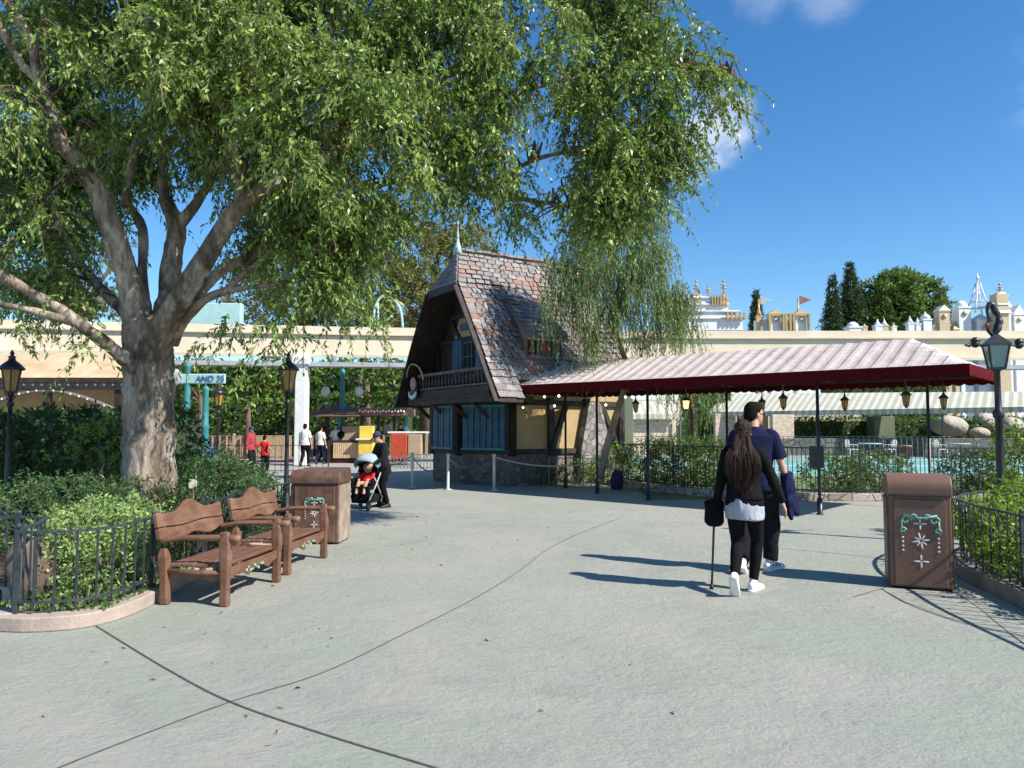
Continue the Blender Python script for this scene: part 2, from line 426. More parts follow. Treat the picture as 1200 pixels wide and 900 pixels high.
L_hedge = leafmat('leaf_hedge', [(.08, .16, .025), (.12, .22, .035), (.18, .3, .05)], .3, 2)
L_pine = leafmat('leaf_pine', [(.02, .045, .018), (.03, .065, .025), (.05, .09, .03)], .15, .5)
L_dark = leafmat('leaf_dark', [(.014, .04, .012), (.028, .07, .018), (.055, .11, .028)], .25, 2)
L_bright = leafmat('leaf_bright', [(.14, .25, .055), (.22, .36, .09), (.3, .44, .13), (.38, .52, .2)], .35, 3)
L_jun = leafmat('leaf_juniper', [(.03, .08, .025), (.05, .12, .035), (.08, .17, .045)], .2, 3)
L_lime = leafmat('leaf_lime', [(.1, .2, .02), (.18, .32, .035), (.3, .42, .06)], .4, 3)
L_grass = leafmat('leaf_ground', [(.06, .12, .03), (.1, .19, .04), (.16, .25, .07)], .25, 3)
def bark():
    m, nt, b, o = nodes('mottled_bark'); v = coord(nt, (1, 1, .45))
    w = tex(nt, 'Noise', v, 3, Detail=4)
    vv = mix(nt, .25, v, w.outputs['Color'])
    n1 = tex(nt, 'Noise', vv, 4.5, Detail=6, Roughness=.6); n2 = tex(nt, 'Noise', coord(nt, (2.4, 2.4, .35)), 8, Detail=9, Roughness=.72)
    n3 = tex(nt, 'Noise', vv, 2.2, Detail=4); n4 = tex(nt, 'Noise', coord(nt, (1.6, 1.6, .25)), 4, Detail=6, Distortion=.8)
    c = ramp(nt, [(.35, (.09, .068, .05)), (.44, (.2, .155, .115)), (.51, (.37, .3, .23)), (.62, (.56, .48, .39))], n1.outputs['Fac'])
    c = mix(nt, ramp(nt, [(.52, (0, 0, 0)), (.6, (.6, .6, .6))], n3.outputs['Fac']), c, (.19, .115, .07))
    c = mix(nt, ramp(nt, [(.57, (0, 0, 0)), (.66, (.65, .65, .65))], n4.outputs['Fac']), c, (.10, .075, .06))
    c = mix(nt, .8, c, mix(nt, 1., c, ramp(nt, [(.3, (.35, .35, .35)), (.62, (1.25, 1.25, 1.25))], n2.outputs['Fac']), 'MULTIPLY'))
    vo = tex(nt, 'Voronoi', coord(nt, (1, 1, .8)), 16)
    c = mix(nt, .5, c, mix(nt, 1., c, ramp(nt, [(.0, (.3, .3, .3)), (.16, (1, 1, 1))], vo.outputs['Distance']), 'MULTIPLY'))
    nt.links.new(c, b.inputs['Base Color']); b.inputs['Roughness'].default_value = .88; b.inputs['Specular IOR Level'].default_value = .2
    bump(nt, b, math_(nt, 'ADD', n2.outputs['Fac'], math_(nt, 'MULTIPLY', n1.outputs['Fac'], 1.5)), 1.0, .045)
    return m
m_bark = bark()
m_bark2 = M('pale_bark', (.4, .34, .27), (.2, .15, .11), 7, .9, .6, 25, st=(1, 1, .4))
m_bark3 = M('brown_bark', (.16, .11, .08), (.09, .06, .045), 5, .9, .6, 25, st=(1, 1, .4))
# ---------------- the big tree
T = thing('shade_tree', 'huge spreading tree with thick mottled trunk and pale forking limbs rising from the left planter', 'tree', (-4.64, 9.5, 0))
def limb(pts, rp, name='branch', n=14, mat=None, parent=None, nz=.28, flute=.05):
    P = [at(x, y, Y) for x, y, Y in pts]; R = [r / F * p[2] for r, p in zip(rp, pts)]
    p2, r2 = crom(P, R, 7)
    b = MB(); b.tube(p2, r2, n, nz=nz, nf=5, flute=flute); b.build(name, mat or m_bark, parent or T); return p2
LP = []
LP += limb([(180, 668, 9.5), (178, 620, 9.5), (177, 560, 9.5), (177, 500, 9.5), (175, 440, 9.5), (172, 395, 9.5), (170, 372, 9.5)], [46, 34, 29, 27.5, 27, 28, 20], 'trunk', 40, nz=.16, flute=.11)
LIMBS = [
 ([(165, 410, 9.5), (160, 365, 9.4), (148, 320, 9.3), (122, 240, 9.1), (95, 190, 9.0), (72, 165, 8.9), (48, 100, 8.8), (36, 50, 8.7), (8, 0, 8.6), (-30, -60, 8.5)], [24, 19, 17, 15, 13, 12, 9, 8, 8, 6]),
 ([(48, 98, 8.8), (22, 70, 8.7), (0, 30, 8.6), (-20, -20, 8.5)], [6, 6, 5, 4]),
 ([(188, 400, 9.6), (197, 350, 9.8), (202, 300, 10.0), (206, 262, 10.1), (192, 225, 10.2), (188, 150, 10.3), (170, 70, 10.4), (150, -30, 10.5)], [22, 15, 14, 13, 8, 7, 6, 4]),
 ([(204, 270, 10.1), (225, 245, 10.1), (243, 217, 10.2), (270, 170, 10.3), (300, 100, 10.5), (330, 20, 10.6)], [10, 8, 7, 6, 5, 3]),
 ([(172, 370, 10.0), (167, 320, 10.3), (167, 268, 10.6), (148, 235, 10.9), (120, 180, 11.1)], [8, 7, 7, 5, 3]),
 ([(182, 412, 9.4), (200, 368, 9.2), (228, 322, 9.0), (255, 280, 8.9), (275, 248, 8.8), (305, 225, 8.8), (350, 200, 8.8), (400, 172, 8.9), (450, 130, 9.2), (520, 90, 9.5), (600, 60, 9.9)], [22, 18, 16, 14, 13, 10, 8, 7, 6, 5, 3]),
 ([(277, 250, 8.8), (282, 215, 8.8), (275, 160, 8.8), (290, 90, 8.8), (300, 20, 8.8), (310, -60, 8.8)], [8, 7, 6, 6, 5, 4]),
 ([(200, 395, 9.7), (232, 345, 10.0), (262, 315, 10.3), (290, 302, 10.5), (325, 280, 10.8), (380, 250, 11.0), (450, 215, 11.1), (520, 215, 11.1), (580, 228, 11.0), (640, 238, 10.9), (700, 250, 10.8)], [12, 9, 8, 7, 7, 6, 5, 5, 4, 3, 2]),
 ([(202, 402, 9.4), (214, 378, 9.3), (240, 352, 9.2), (262, 342, 9.2), (290, 337, 9.2), (326, 332, 9.2), (370, 318, 9.3)], [9, 7, 6, 5.5, 4, 3, 2]),
 ([(266, 341, 9.2), (284, 322, 9.2), (302, 309, 9.3), (330, 280, 9.4)], [5, 4.5, 4, 2]),
 ([(158, 432, 9.3), (140, 415, 9.1), (105, 388, 8.9), (70, 363, 8.8), (35, 342, 8.7), (0, 322, 8.6), (-60, 290, 8.4), (-120, 260, 8.2)], [11, 10, 9, 8.5, 8, 8, 7, 5]),
 ([(90, 378, 8.9), (60, 370, 8.7), (30, 362, 8.5), (-10, 355, 8.3)], [7, 6, 5, 4]),
 ([(150, 370, 9.7), (125, 345, 9.9), (100, 318, 10.1), (80, 285, 10.3), (60, 240, 10.5)], [9, 8, 7, 5, 3]),
 ([(145, 240, 9.6), (160, 170, 9.8), (182, 130, 9.9), (198, 85, 9.9), (205, 20, 9.9)], [5, 7, 8, 6, 4]),
 ([(430, 140, 9.1), (500, 130, 9.6), (600, 110, 10.0), (680, 85, 10.3), (740, 75, 10.5), (820, 80, 10.5), (856, 90, 10.5)], [5, 5, 4, 4, 3, 2, 1.5]),
 ([(560, 228, 11.0), (620, 190, 10.8), (680, 175, 10.6), (740, 165, 10.5), (790, 170, 10.5)], [3, 3, 3, 2, 1]),
 ([(380, 185, 8.9), (400, 120, 9.0), (385, 60, 9.2), (400, -30, 9.4)], [5, 5, 4, 3]),
]
for p, r in LIMBS: LP += limb(p, [q * .8 for q in r], nz=.2)
LPA = np.array([tuple(p) for p in LP[50:]])
BL = [(100, -90, 9, 170), (300, -90, 9.5, 170), (490, -70, 10, 140), (640, -50, 10.4, 90), (730, -30, 10.5, 60),
 (10, 50, 10.6, 90), (150, 20, 10.6, 85), (280, 55, 8.6, 105), (400, 60, 9.8, 100), (510, 60, 9.5, 90), (610, 50, 10, 80), (700, 55, 10.5, 75), (770, 50, 10.5, 48), (805, 90, 10.5, 34),
 (10, 200, 10.6, 85), (150, 120, 10.8, 60), (250, 140, 8.8, 85), (340, 150, 9.5, 90), (440, 145, 9, 90), (540, 140, 10, 85), (640, 140, 10, 75), (730, 130, 10.5, 65), (790, 145, 10.5, 36), (826, 88, 10.5, 26), (855, 95, 10.5, 17), (838, 102, 10.5, 20), (805, 200, 10.5, 18), (790, 175, 10.5, 24),
 (20, 290, 10.2, 65), (30, 120, 10.9, 75), (60, 280, 10.9, 50), (100, 170, 11.2, 50), (355, 185, 8.3, 42), (420, 145, 8.4, 48), (300, 120, 8.2, 50), (200, 55, 8.2, 60), (95, 55, 8.1, 45), (0, 130, 8.2, 36), (380, 80, 8.4, 50), (60, 225, 8.6, 22), (120, 150, 8.6, 26), (250, 200, 8.5, 20), (90, 230, 11.5, 45), (330, 230, 10.4, 60), (400, 240, 9.5, 70), (480, 205, 10, 60), (560, 195, 10.6, 42), (620, 190, 10.6, 32), (680, 200, 10.5, 55), (740, 190, 10.5, 48), (590, 235, 10.9, 20), (655, 250, 10.8, 30), (690, 260, 10.8, 40), (735, 240, 10.6, 40), (615, 270, 10.9, 18),
 (370, 310, 9.4, 45), (430, 290, 10, 45), (300, 280, 11.2, 32), (50, 345, 9.8, 40), (0, 240, 10.0, 45), (215, 185, 10.4, 45), (150, 190, 10.6, 40), (130, 270, 10.9, 20)]
HANG = [(390, 355, 9.2, 26), (330, 385, 9.0, 26), (265, 385, 9.1, 20), (410, 375, 9.3, 14), (350, 350, 9.2, 22), (450, 360, 10, 20), (240, 400, 9, 12), (100, 400, 8.8, 16), (85, 350, 9.0, 20), (280, 415, 9.0, 12), (30, 385, 8.8, 18)]
def pxblobs(L, squash=.85):
    o = []
    for x, y, Y, r in L:
        R = r / F * Y; o.append((at(x, y, Y), R, R * 1.05, R * squash, 1))
    return o
SB = sample_blobs(pxblobs(BL), 42, .17, 1.0, shell=.15)
k_ = NP.integers(5, 26, len(SB)); S = np.repeat(SB, k_, 0) + NP.normal(size=(k_.sum(), 3)) * np.repeat(NP.uniform(.07, .2, len(SB)), k_)[:, None]
S = np.concatenate([S, sample_blobs(pxblobs(HANG), 210)]); print('strands', len(S))
d0 = rdir(len(S), -.1); d0[:, 2] *= .5
Q, ST = strand_leaves(S, unit(d0), NP.uniform(.22, .6, len(S)), 20, .09, .034, .75, .8, .55)
tw = MB()
for c, rx, ry, rz, w in pxblobs(BL):
    for k in range(5):
        e = c + Vector((RN.uniform(-1, 1) * rx, RN.uniform(-1, 1) * ry, RN.uniform(-.6, .6) * rz)) * .75
        dd = LPA - np.array(tuple(e)); dist = (dd ** 2).sum(1); dist += np.where(LPA[:, 2] > e.z + .3, 3, 0); j = int(dist.argmin()); s0 = Vector(LPA[j])
        if (e - s0).length > 1.7: continue
        mid = (s0 + e) / 2 + Vector((RN.uniform(-.15, .15), RN.uniform(-.15, .15), .22))
        p2, r2 = crom([s0, mid, e], [.022, .014, .005], 5); tw.tube(p2, r2, 5, cap=False)
TWQ = np.array([[tw.v[i] for i in f] for f in tw.f])
crown_from(None, 'crown', [L_main, m_bark3], T, Q, np.concatenate([ST, TWQ]))
# ---------------- weeping tree by the cottage
Wt = thing('weeping_tree', 'slender weeping tree with long hanging pale green strands beside the cottage roof', 'tree', tuple(gp(715, 575)))
WB = [(700, 235, 18.6, 45), (750, 250, 18.3, 34), (695, 290, 18.4, 48), (755, 300, 18.3, 36), (665, 330, 18.0, 24), (735, 330, 18.2, 44), (785, 350, 18.3, 26), (700, 355, 18.2, 34), (770, 370, 18.2, 26), (725, 200, 18.4, 38)]
WB += [(796, 345, 18.3, 22), (650, 300, 18.1, 22), (800, 385, 18.4, 16), (640, 350, 17.9, 14), (690, 390, 18.2, 20), (745, 395, 18.2, 20)]
S = sample_blobs(pxblobs(WB), 400, .14, 1.3)
d0 = rdir(len(S), .1); d0[:, 2] *= .3
Q, ST = strand_leaves(S, unit(d0) * .32, NP.uniform(.7, 1.5, len(S)), 34, .11, .021, 1.0, .5, .9)
crown_from(None, 'crown', [L_weep, m_foliage_stem], Wt, Q, ST)
def wl(p, r, name='branch', par=Wt, mat=m_bark2): limb(p, r, name, 10, mat, par, .15)
wl([(703, 560, 19.2), (712, 520, 19.1), (724, 480, 19), (732, 455, 18.9), (735, 430, 18.8), (722, 390, 18.7), (718, 340, 18.6), (722, 270, 18.5), (726, 200, 18.4)], [5, 4.2, 4, 3.6, 3.2, 3, 2.5, 2, 1], 'trunk')
wl([(722, 350, 18.6), (700, 320, 18.4), (675, 315, 18.2), (655, 330, 18.0)], [3, 2.5, 2, 1])
wl([(722, 330, 18.6), (745, 305, 18.4), (765, 310, 18.3)], [2, 1.5, .8])
wl([(720, 390, 18.6), (715, 300, 18.3), (700, 250, 18.3)], [3, 2, 1])
# ---------------- other trees
def tree(label, px, Y, z0, blobs, mat, L, W, dens, nl=8, length=.5, trunk=(.2,), group=None, name='tree', bark=None, droop=.2):
    r = thing(name, label, 'tree', ((px - 600) / F * Y, Y, z0), 0, group)
    B = pxblobs([(a, b, Y + dy, rr) for a, b, dy, rr in blobs], .9)
    S = sample_blobs(B, dens * .85, .14, .6, shell=.25)
    Q, ST = strand_leaves(S, rdir(len(S), .2), NP.uniform(.6, 1.2, len(S)) * length, nl, L, W, droop, .9, .1)
    crown_from(None, 'crown', [mat, m_foliage_stem], r, Q, ST)
    b = MB(); x0 = (px - 600) / F * Y; tr = trunk[0]
    zc = min(c[0].z for c in B); b.tube([(x0, Y, z0), (x0 + .05, Y, (z0 + zc) / 2), (x0, Y, zc + .3)], [tr * 1.3, tr, tr * .8], 10, nz=.15)
    b.build('trunk', bark or m_bark3, r)
    t2 = MB()
    for c, *_ in B: t2.tube([(x0, Y, zc), ((x0 + c.x) / 2, (Y + c.y) / 2, (zc + c.z) / 2 + .2), c], [tr * .6, tr * .4, tr * .1], 6)
    t2.build('branches', bark or m_bark3, r); return r
tree('tall olive green and golden tree behind the cottage roof ridge', 500, 44, 0, [(490, 300, 0, 55), (440, 330, 0, 50), (540, 300, 1, 45), (500, 350, -1, 60), (450, 380, 0, 45), (560, 330, 1, 40), (520, 270, 0, 40), (470, 265, 0, 30)], L_olive, .32, .1, 95, trunk=(.4,))
tree('tall olive green tree showing behind the right side of the big trunk', 350, 47, 0, [(360, 330, 0, 60), (300, 350, 1, 45), (400, 300, 0, 45), (330, 380, 0, 50), (400, 370, 0, 40)], L_olive, .32, .1, 80, trunk=(.4,))
tree('green tree glimpsed between the limbs left of the big trunk', 90, 46, 0, [(100, 330, 0, 50), (140, 300, 0, 30), (60, 350, 0, 40), (120, 370, 0, 40)], L_olive, .32, .1, 60, trunk=(.35,))
tree('tall green tree partly outside the left edge of the view', -40, 48, 0, [(-30, 330, 0, 50), (0, 360, 0, 35), (-80, 350, 0, 60)], L_far, .32, .1, 60, trunk=(.35,))
tree('large rounded green tree rising above the right end of the long cream beam', 1055, 80, 0, [(1055, 345, 0, 32), (1030, 352, 0, 28), (1080, 350, 0, 27), (1094, 365, 0, 19), (1012, 372, 0, 18), (1060, 372, 0, 30), (1022, 375, 0, 20), (1050, 330, 0, 17), (1030, 385, 0, 25)], L_far, .5, .2, 110, length=.8, trunk=(.5,))
def conifer(label, px, ptop, Y, wpx, dens=1.0):
    p = at(px, ptop, Y); r = thing('pine_tree', label, 'tree', (p.x, Y, 0), 0, 'conifers behind the long cream beam')
    b = MB(); b.tube([(p.x, Y, 0), (p.x, Y, p.z * .6), (p.x, Y, p.z)], [.35, .2, .03], 8); b.build('trunk', m_bark3, r)
    n = int(750 * dens); h = NP.uniform(.0, 1, n) ** .6; H = p.z; R = wpx / F * Y
    tier = np.floor(h * 13) / 13; rad = R * 1.35 * (.08 + h) * NP.uniform(.35, 1.1, n) * (1 - .5 * (h * 13 - np.floor(h * 13)))
    a = NP.uniform(0, 2 * PI, n); S = np.stack([p.x + np.cos(a) * rad * .5, Y + np.sin(a) * rad * .5, H - h * H * .5], 1)
    D = unit(np.stack([np.cos(a), np.sin(a), np.full(n, .15)], 1))
    Q, ST = strand_leaves(S, D, rad * .5 + .1, 8, .4, .1, .15, .8, 0)
    crown_from(None, 'crown', [L_pine, m_foliage_stem], r, Q, ST)
conifer('small slim dark conifer left of the twin gabled clock front', 886, 340, 70, 12)
conifer('slim dark conifer, shorter one of the pair left of the rounded tree', 975, 322, 78, 17, 1.4)
conifer('tall slim dark conifer, taller one of the pair left of the rounded tree', 996, 307, 79, 24, 2)
# ------------------------------------------------------------------ ground
def groundmat():
    m, nt, b, o = nodes('stamped_concrete'); v = coord(nt)
    n0 = tex(nt, 'Noise', v, .22, Detail=4); n1 = tex(nt, 'Noise', v, 1.6, Detail=8, Roughness=.65, Distortion=.6); n2 = tex(nt, 'Noise', v, 34, Detail=6, Roughness=.7)
    c = ramp(nt, [(.3, (.262, .275, .232)), (.7, (.332, .342, .29))], n1.outputs['Fac'])
    c = mix(nt, ramp(nt, [(.4, (0, 0, 0)), (.65, (.8, .8, .8))], n0.outputs['Fac']), c, (.335, .345, .285))
    c = mix(nt, .5, c, mix(nt, 1., c, ramp(nt, [(.3, (.72, .72, .72)), (.7, (1.22, 1.22, 1.22))], n2.outputs['Fac']), 'MULTIPLY'))
    # stains
    n5 = tex(nt, 'Noise', v, .9, Detail=5, Distortion=1.5)
    c = mix(nt, ramp(nt, [(.6, (0, 0, 0)), (.72, (.35, .35, .35))], n5.outputs['Fac']), c, (.21, .225, .185))
    # slate-like stamped ridges
    vs = coord(nt, (1.0, 1.35, 1)); n3 = tex(nt, 'Noise', vs, 2.0, Detail=4, Roughness=.6, Distortion=1.0)
    rid = tex(nt, 'Noise', mix(nt, .22, coord(nt, (1, 1.3, 1)), n3.outputs['Color']), 7.5, Detail=10, Roughness=.68)
    fl = ramp(nt, [(.36, (0, 0, 0)), (.66, (1, 1, 1))], rid.outputs['Fac'])
    n4 = tex(nt, 'Noise', v, 14, Detail=9, Roughness=.75)
    c = mix(nt, .12, c, mix(nt, 1., c, ramp(nt, [(.3, (.7, .7, .7)), (.55, (1.12, 1.12, 1.12))], rid.outputs['Fac']), 'MULTIPLY'))
    n6 = tex(nt, 'Noise', v, .55, Detail=5, Distortion=.8)
    c = mix(nt, ramp(nt, [(.42, (.55, .55, .55)), (.5, (0, 0, 0))], n6.outputs['Fac']), c, (.36, .34, .29))
    c = mix(nt, ramp(nt, [(.52, (0, 0, 0)), (.62, (.6, .6, .6))], n6.outputs['Fac']), c, (.30, .325, .255))
    vo = tex(nt, 'Voronoi', v, 9); pit = ramp(nt, [(.035, (.35, .35, .35)), (.06, (1, 1, 1))], vo.outputs['Distance'])
    c = mix(nt, .6, c, mix(nt, 1., c, pit, 'MULTIPLY'))
    nt.links.new(c, b.inputs['Base Color']); b.inputs['Roughness'].default_value = .72; b.inputs['Specular IOR Level'].default_value = .3
    h = math_(nt, 'ADD', math_(nt, 'MULTIPLY', fl, .75), math_(nt, 'ADD', math_(nt, 'MULTIPLY', n4.outputs['Fac'], 1.5), math_(nt, 'MULTIPLY', n2.outputs['Fac'], .6)))
    bump(nt, b, h, .7, .016)
    return m
m_ground = groundmat()
m_joint = M('joint', (.05, .05, .046), (.09, .09, .08), 20, .9)
def sheet(name, poly, z, mat):
    b = MB(); b.add([(p[0], p[1], z) for p in poly], [tuple(range(len(poly)))]); return tag(b.build(name, mat, loc=(0, 0, 0)), kind='structure')
# plaza with a hole-free far ground; pool is recessed behind a rim, so ground is split round it
PX0, PX1, PY0, PY1 = 5.2, 24.0, 24.5, 33.6
b = MB()
for x0, x1, y0, y1 in ((-300, 300, -60, PY0), (-300, PX0, PY0, PY1), (PX1, 300, PY0, PY1), (-300, 300, PY1, 500)):
    b.add([(x0, y0, 0), (x1, y0, 0), (x1, y1, 0), (x0, y1, 0)], [(0, 1, 2, 3)])
tag(b.build('ground', m_ground, loc=(0, 0, 0)), kind='structure')
def joint(pts, w=.016, name='paving_joint'):
    P = crom([gp(x, y) for x, y in pts], None, 10); vs = []; fs = []
    for i, p in enumerate(P):
        t = (P[min(i + 1, len(P) - 1)] - P[max(i - 1, 0)]).normalized(); n = Vector((-t.y, t.x, 0)) * w / 2
        vs += [p + n, p - n]
    vs = [(v.x, v.y, .004) for v in vs]; fs = [(2 * i, 2 * i + 1, 2 * i + 3, 2 * i + 2) for i in range(len(P) - 1)]
    b = MB(); b.add(vs, fs); tag(b.build(name, m_joint, loc=(0, 0, 0)), kind='structure')
joint([(108, 731), (150, 757), (200, 787), (270, 823), (380, 861), (512, 901), (700, 960)], .015)
joint([(40, 912), (150, 868), (270, 823), (380, 788), (470, 745), (550, 705), (605, 672), (640, 645), (680, 625), (730, 606)], .010)
joint([(1033, 690), (1060, 706), (1110, 725), (1160, 738), (1230, 752)], .012)
joint([(1122, 696), (1150, 715), (1180, 740), (1230, 775)], .012)
joint([(1000, 700), (1040, 688)], .01)
joint([(905, 642), (960, 647), (1037, 655)], .012)
# pavers strip near the right bin
def pavermat():
    m = brickmat('pavers', (.26, .27, .22), (.31, .315, .26), (.16, .16, .14), 3.2, .5, .25); return m
m_pav = pavermat()
pv = [gp(x, y) for x, y in ((1040, 694), (1060, 705), (1110, 724), (1160, 737), (1230, 751), (1280, 752), (1280, 735), (1200, 722), (1125, 700), (1090, 690))]
sheet('pavement', [(p.x, p.y) for p in pv], .003, m_pav)
# patio beyond the pool, beds
sheet('patio', [(2, PY1), (40, PY1), (40, 41.5), (2, 41.5)], .004, M('patio_green', (.3, .36, .29), (.25, .3, .24), 2, .8))
sheet('far_path', [(-30, 31), (-4.5, 31), (-4.5, 37), (-30, 37)], .004, M('pink_paving', (.4, .3, .26), (.33, .25, .21), 3, .85))
# pool
m, nt, bb, o = nodes('pool_water'); bb.inputs['Base Color'].default_value = (.16, .40, .40, 1); bb.inputs['Roughness'].default_value = .08
v = coord(nt); n = tex(nt, 'Noise', v, 2.5, Detail=5); n0 = tex(nt, 'Noise', v, .35, Detail=3)
nt.links.new(ramp(nt, [(.4, (.07, .12, .08)), (.6, (.17, .31, .27))], n0.outputs['Fac']), bb.inputs['Base Color']); bump(nt, bb, n.outputs['Fac'], .25, .02); m_water = m
sheet('water', [(PX0, PY0), (PX1, PY0), (PX1, PY1), (PX0, PY1)], -.12, m_water)
b = MB()
for x0, x1, y0, y1 in ((PX0 - .15, PX1, PY1 - .0, PY1 + .3), (PX0 - .3, PX0, PY0 - .3, PY1), (PX0, PX1, PY0 - .3, PY0)):
    b.box(((x0 + x1) / 2, (y0 + y1) / 2, -.05), (x1 - x0, y1 - y0, .35))
tag(b.build('pool_rim', M('pool_rim', (.3, .52, .5), (.22, .42, .4), 2, .6), bevel=.02), kind='structure')
b = MB(); b.box((14.6, 28.5, -.02), (18.6, .35, .3)); tag(b.build('pool_ledge', M('pool_ledge', (.25, .5, .5), (.3, .55, .54), 2, .6), bevel=.02), kind='structure')
sheet('lawn', [(3.0, 16.4), (26, 16.6), (26, PY0 - .3), (4.2, PY0 - .3), (3.4, 21)], .004, M('lawn_green', (.10, .15, .05), (.17, .22, .09), 1.5, .95, .8, 20, dist=.04))
# ------------------------------------------------------------------ planters
def offset(P, d):
    o = []
    for i, p in enumerate(P):
        a = P[max(i - 1, 0)]; c = P[min(i + 1, len(P) - 1)]; t = Vector((c[0] - a[0], c[1] - a[1])).normalized()
        o.append((p[0] - t.y * d, p[1] + t.x * d))
    return o
def smooth2(P, k=6): return [(p.x, p.y) for p in crom([(a, b_, 0) for a, b_ in P], None, k)]
def curb(name, label, P, w, h, mat, z0=0):
    I = offset(P, w); vs = []; n = len(P)
    for (x, y), (x2, y2) in zip(P, I): vs += [(x, y, z0), (x, y, h), (x2, y2, h), (x2, y2, z0)]
    fs = [(4 * i + k, 4 * (i + 1) + k, 4 * (i + 1) + (k + 1) % 4, 4 * i + (k + 1) % 4) for i in range(n - 1) for k in range(4)]
    fs += [(0, 1, 2, 3), tuple(4 * (n - 1) + k for k in (3, 2, 1, 0))]
    b = MB(); b.add(vs, fs); return tag(b.build(name, mat, bevel=.012), label, 'kerb')
LC = [(-4.95, 7.05), (-4.45, 6.9), (-4.2, 6.4), (-4.08, 5.93)]
LC2 = smooth2([(-4.05, 5.90), (-3.75, 5.87), (-3.42, 5.98), (-3.26, 6.25), (-3.22, 6.7), (-3.28, 7.4), (-3.32, 8.6), (-3.3, 9.8), (-3.25, 11.3), (-3.6, 12.3), (-4.6, 13.4), (-6.5, 14.2), (-12, 14.6)], 5)
curb('kerb', 'pinkish curved concrete kerb round the left planter with the iron railing', LC2, .2, .115, m_curb)
curb('kerb', 'short concrete kerb at the far left corner of the left planter', list(reversed([(-4.11, 5.93), (-4.25, 6.4), (-4.5, 6.88), (-5.0, 7.03), (-14, 7.1)]))[::-1], -.16, .125, m_curb)
bed = [(-4.1, 6.0)] + offset(LC2, .1)[1:] + [(-14, 14.6), (-14, 7.0), (-5.0, 6.98), (-4.4, 6.9)]
bb_ = MB(); bb_.slab(bed, 0, .1); tag(bb_.build('planter_soil', m_soil), kind='structure')
RC = smooth2([(4.3, 4.2), (4.36, 5.2), (4.42, 6.2), (4.58, 7.1), (4.72, 7.9), (5.15, 8.8), (6.0, 9.55), (7.2, 10.0), (9, 10.2), (14, 10.3)], 5)
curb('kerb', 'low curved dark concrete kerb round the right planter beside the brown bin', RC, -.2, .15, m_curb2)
bb_ = MB(); bb_.slab(offset(RC, -.1) + [(14, 4.2)], 0, .1); tag(bb_.build('planter_soil', m_soil), kind='structure')
# canopy-back planter / pool fence kerb
FL = [(2.3, 21.6), (2.93, 19.7), (3.5, 18.4), (4.24, 17.25), (6.25, 16.2), (8.5, 15.95), (11, 15.9), (16, 16.4)]
curb('kerb', 'low pale stone kerb under the black fence behind the striped canopy', FL, .3, .16, blocks('kerb_blocks', [(.3, .25, .2), (.42, .36, .3), (.5, .44, .37)], (.15, .12, .1), 3.5))
# ------------------------------------------------------------------ fences
def fence(label, P, z0, z1, sp, mat, rr=.011, post=2.2, name='fence', lower=True, pr=.016, rail=.02, group=None):
    P3 = [Vector((x, y, 0)) for x, y in P]; r = thing(name, label, 'fence', tuple(P3[0]), 0, group)
    for z in ((z1, z0 + .07) if lower else (z1,)):
        rl = MB()
        for a, c in zip(P3[:-1], P3[1:]): rl.beam((a.x, a.y, z), (c.x, c.y, z), rail * 1.5 if z == z1 else rail, rail)
        rl.build('rail', mat, r)
    bars = MB(); acc = 0; L = 0
    tot = sum((c - a).length for a, c in zip(P3[:-1], P3[1:])); n = max(1, int(tot / sp)); step = tot / n
    def pt(s):
        for a, c in zip(P3[:-1], P3[1:]):
            l = (c - a).length
            if s <= l: return a + (c - a) * (s / l)
            s -= l
        return P3[-1]
    for i in range(1, n):
        p = pt(i * step); bars.box((p.x, p.y, (z0 + z1) / 2), (rr, rr, z1 - z0))
    bars.build('bars', mat, r)
    k = max(1, round(tot / post))
    for i in range(k + 1):
        p = pt(i * tot / k * .9999); q = MB(); q.box((p.x, p.y, (z0 + z1) / 2 - .02), (pr * 2, pr * 2, z1 - z0 + .08)); q.ball((p.x, p.y, z1 + .045), pr * 1.3, 8); q.build('post', mat, r)
    return r
fence('dark iron railing curving before the bright green bush and behind the benches', smooth2([(-3.95, 6.0), (-3.72, 5.98), (-3.46, 6.1), (-3.35, 6.35), (-3.32, 6.8), (-3.38, 7.4), (-3.42, 8.6), (-3.4, 9.8), (-3.35, 11.2)], 4), .14, .76, .15, m_fence, .014, post=1.6, pr=.018)
fence('short dark iron railing running back along the left edge of the left planter', [(-3.99, 6.05), (-4.12, 6.5), (-4.3, 6.93), (-5.2, 7.0), (-7, 7.05)], .12, .76, .16, m_fence, .014, post=1.3, pr=.018)
fence('slim dark iron railing with curved top rail round the right planter', offset(RC, -.1)[:-1], .14, .79, .17, m_fence, .012, post=2.5, pr=.014)
fence('tall black iron fence behind the striped canopy beside the pool', [(x, y + .12) for x, y in FL[1:]], .16, 1.14, .095, m_fence2, .013, post=2.0, rail=.026)
fence('low grey iron fence in front of the flower bed by the cottage', [(1.0, 20.2), (1.6, 20.15), (2.3, 20.0), (2.75, 19.75)], .02, .75, .22, m_greyiron, .016, post=1.2)
fence('thin grey fence on the far side of the pool before the white tables', [(5, 34.3), (12, 34.3), (20, 34.0)], .0, 1.15, .24, m_greyiron, .02, post=3.2, pr=.02)
fence('low dark fence along the far left walk', [(-12.8, 26), (-8.6, 26.0), (-6.4, 26)], .0, .95, .2, m_fence2, .014, post=2)
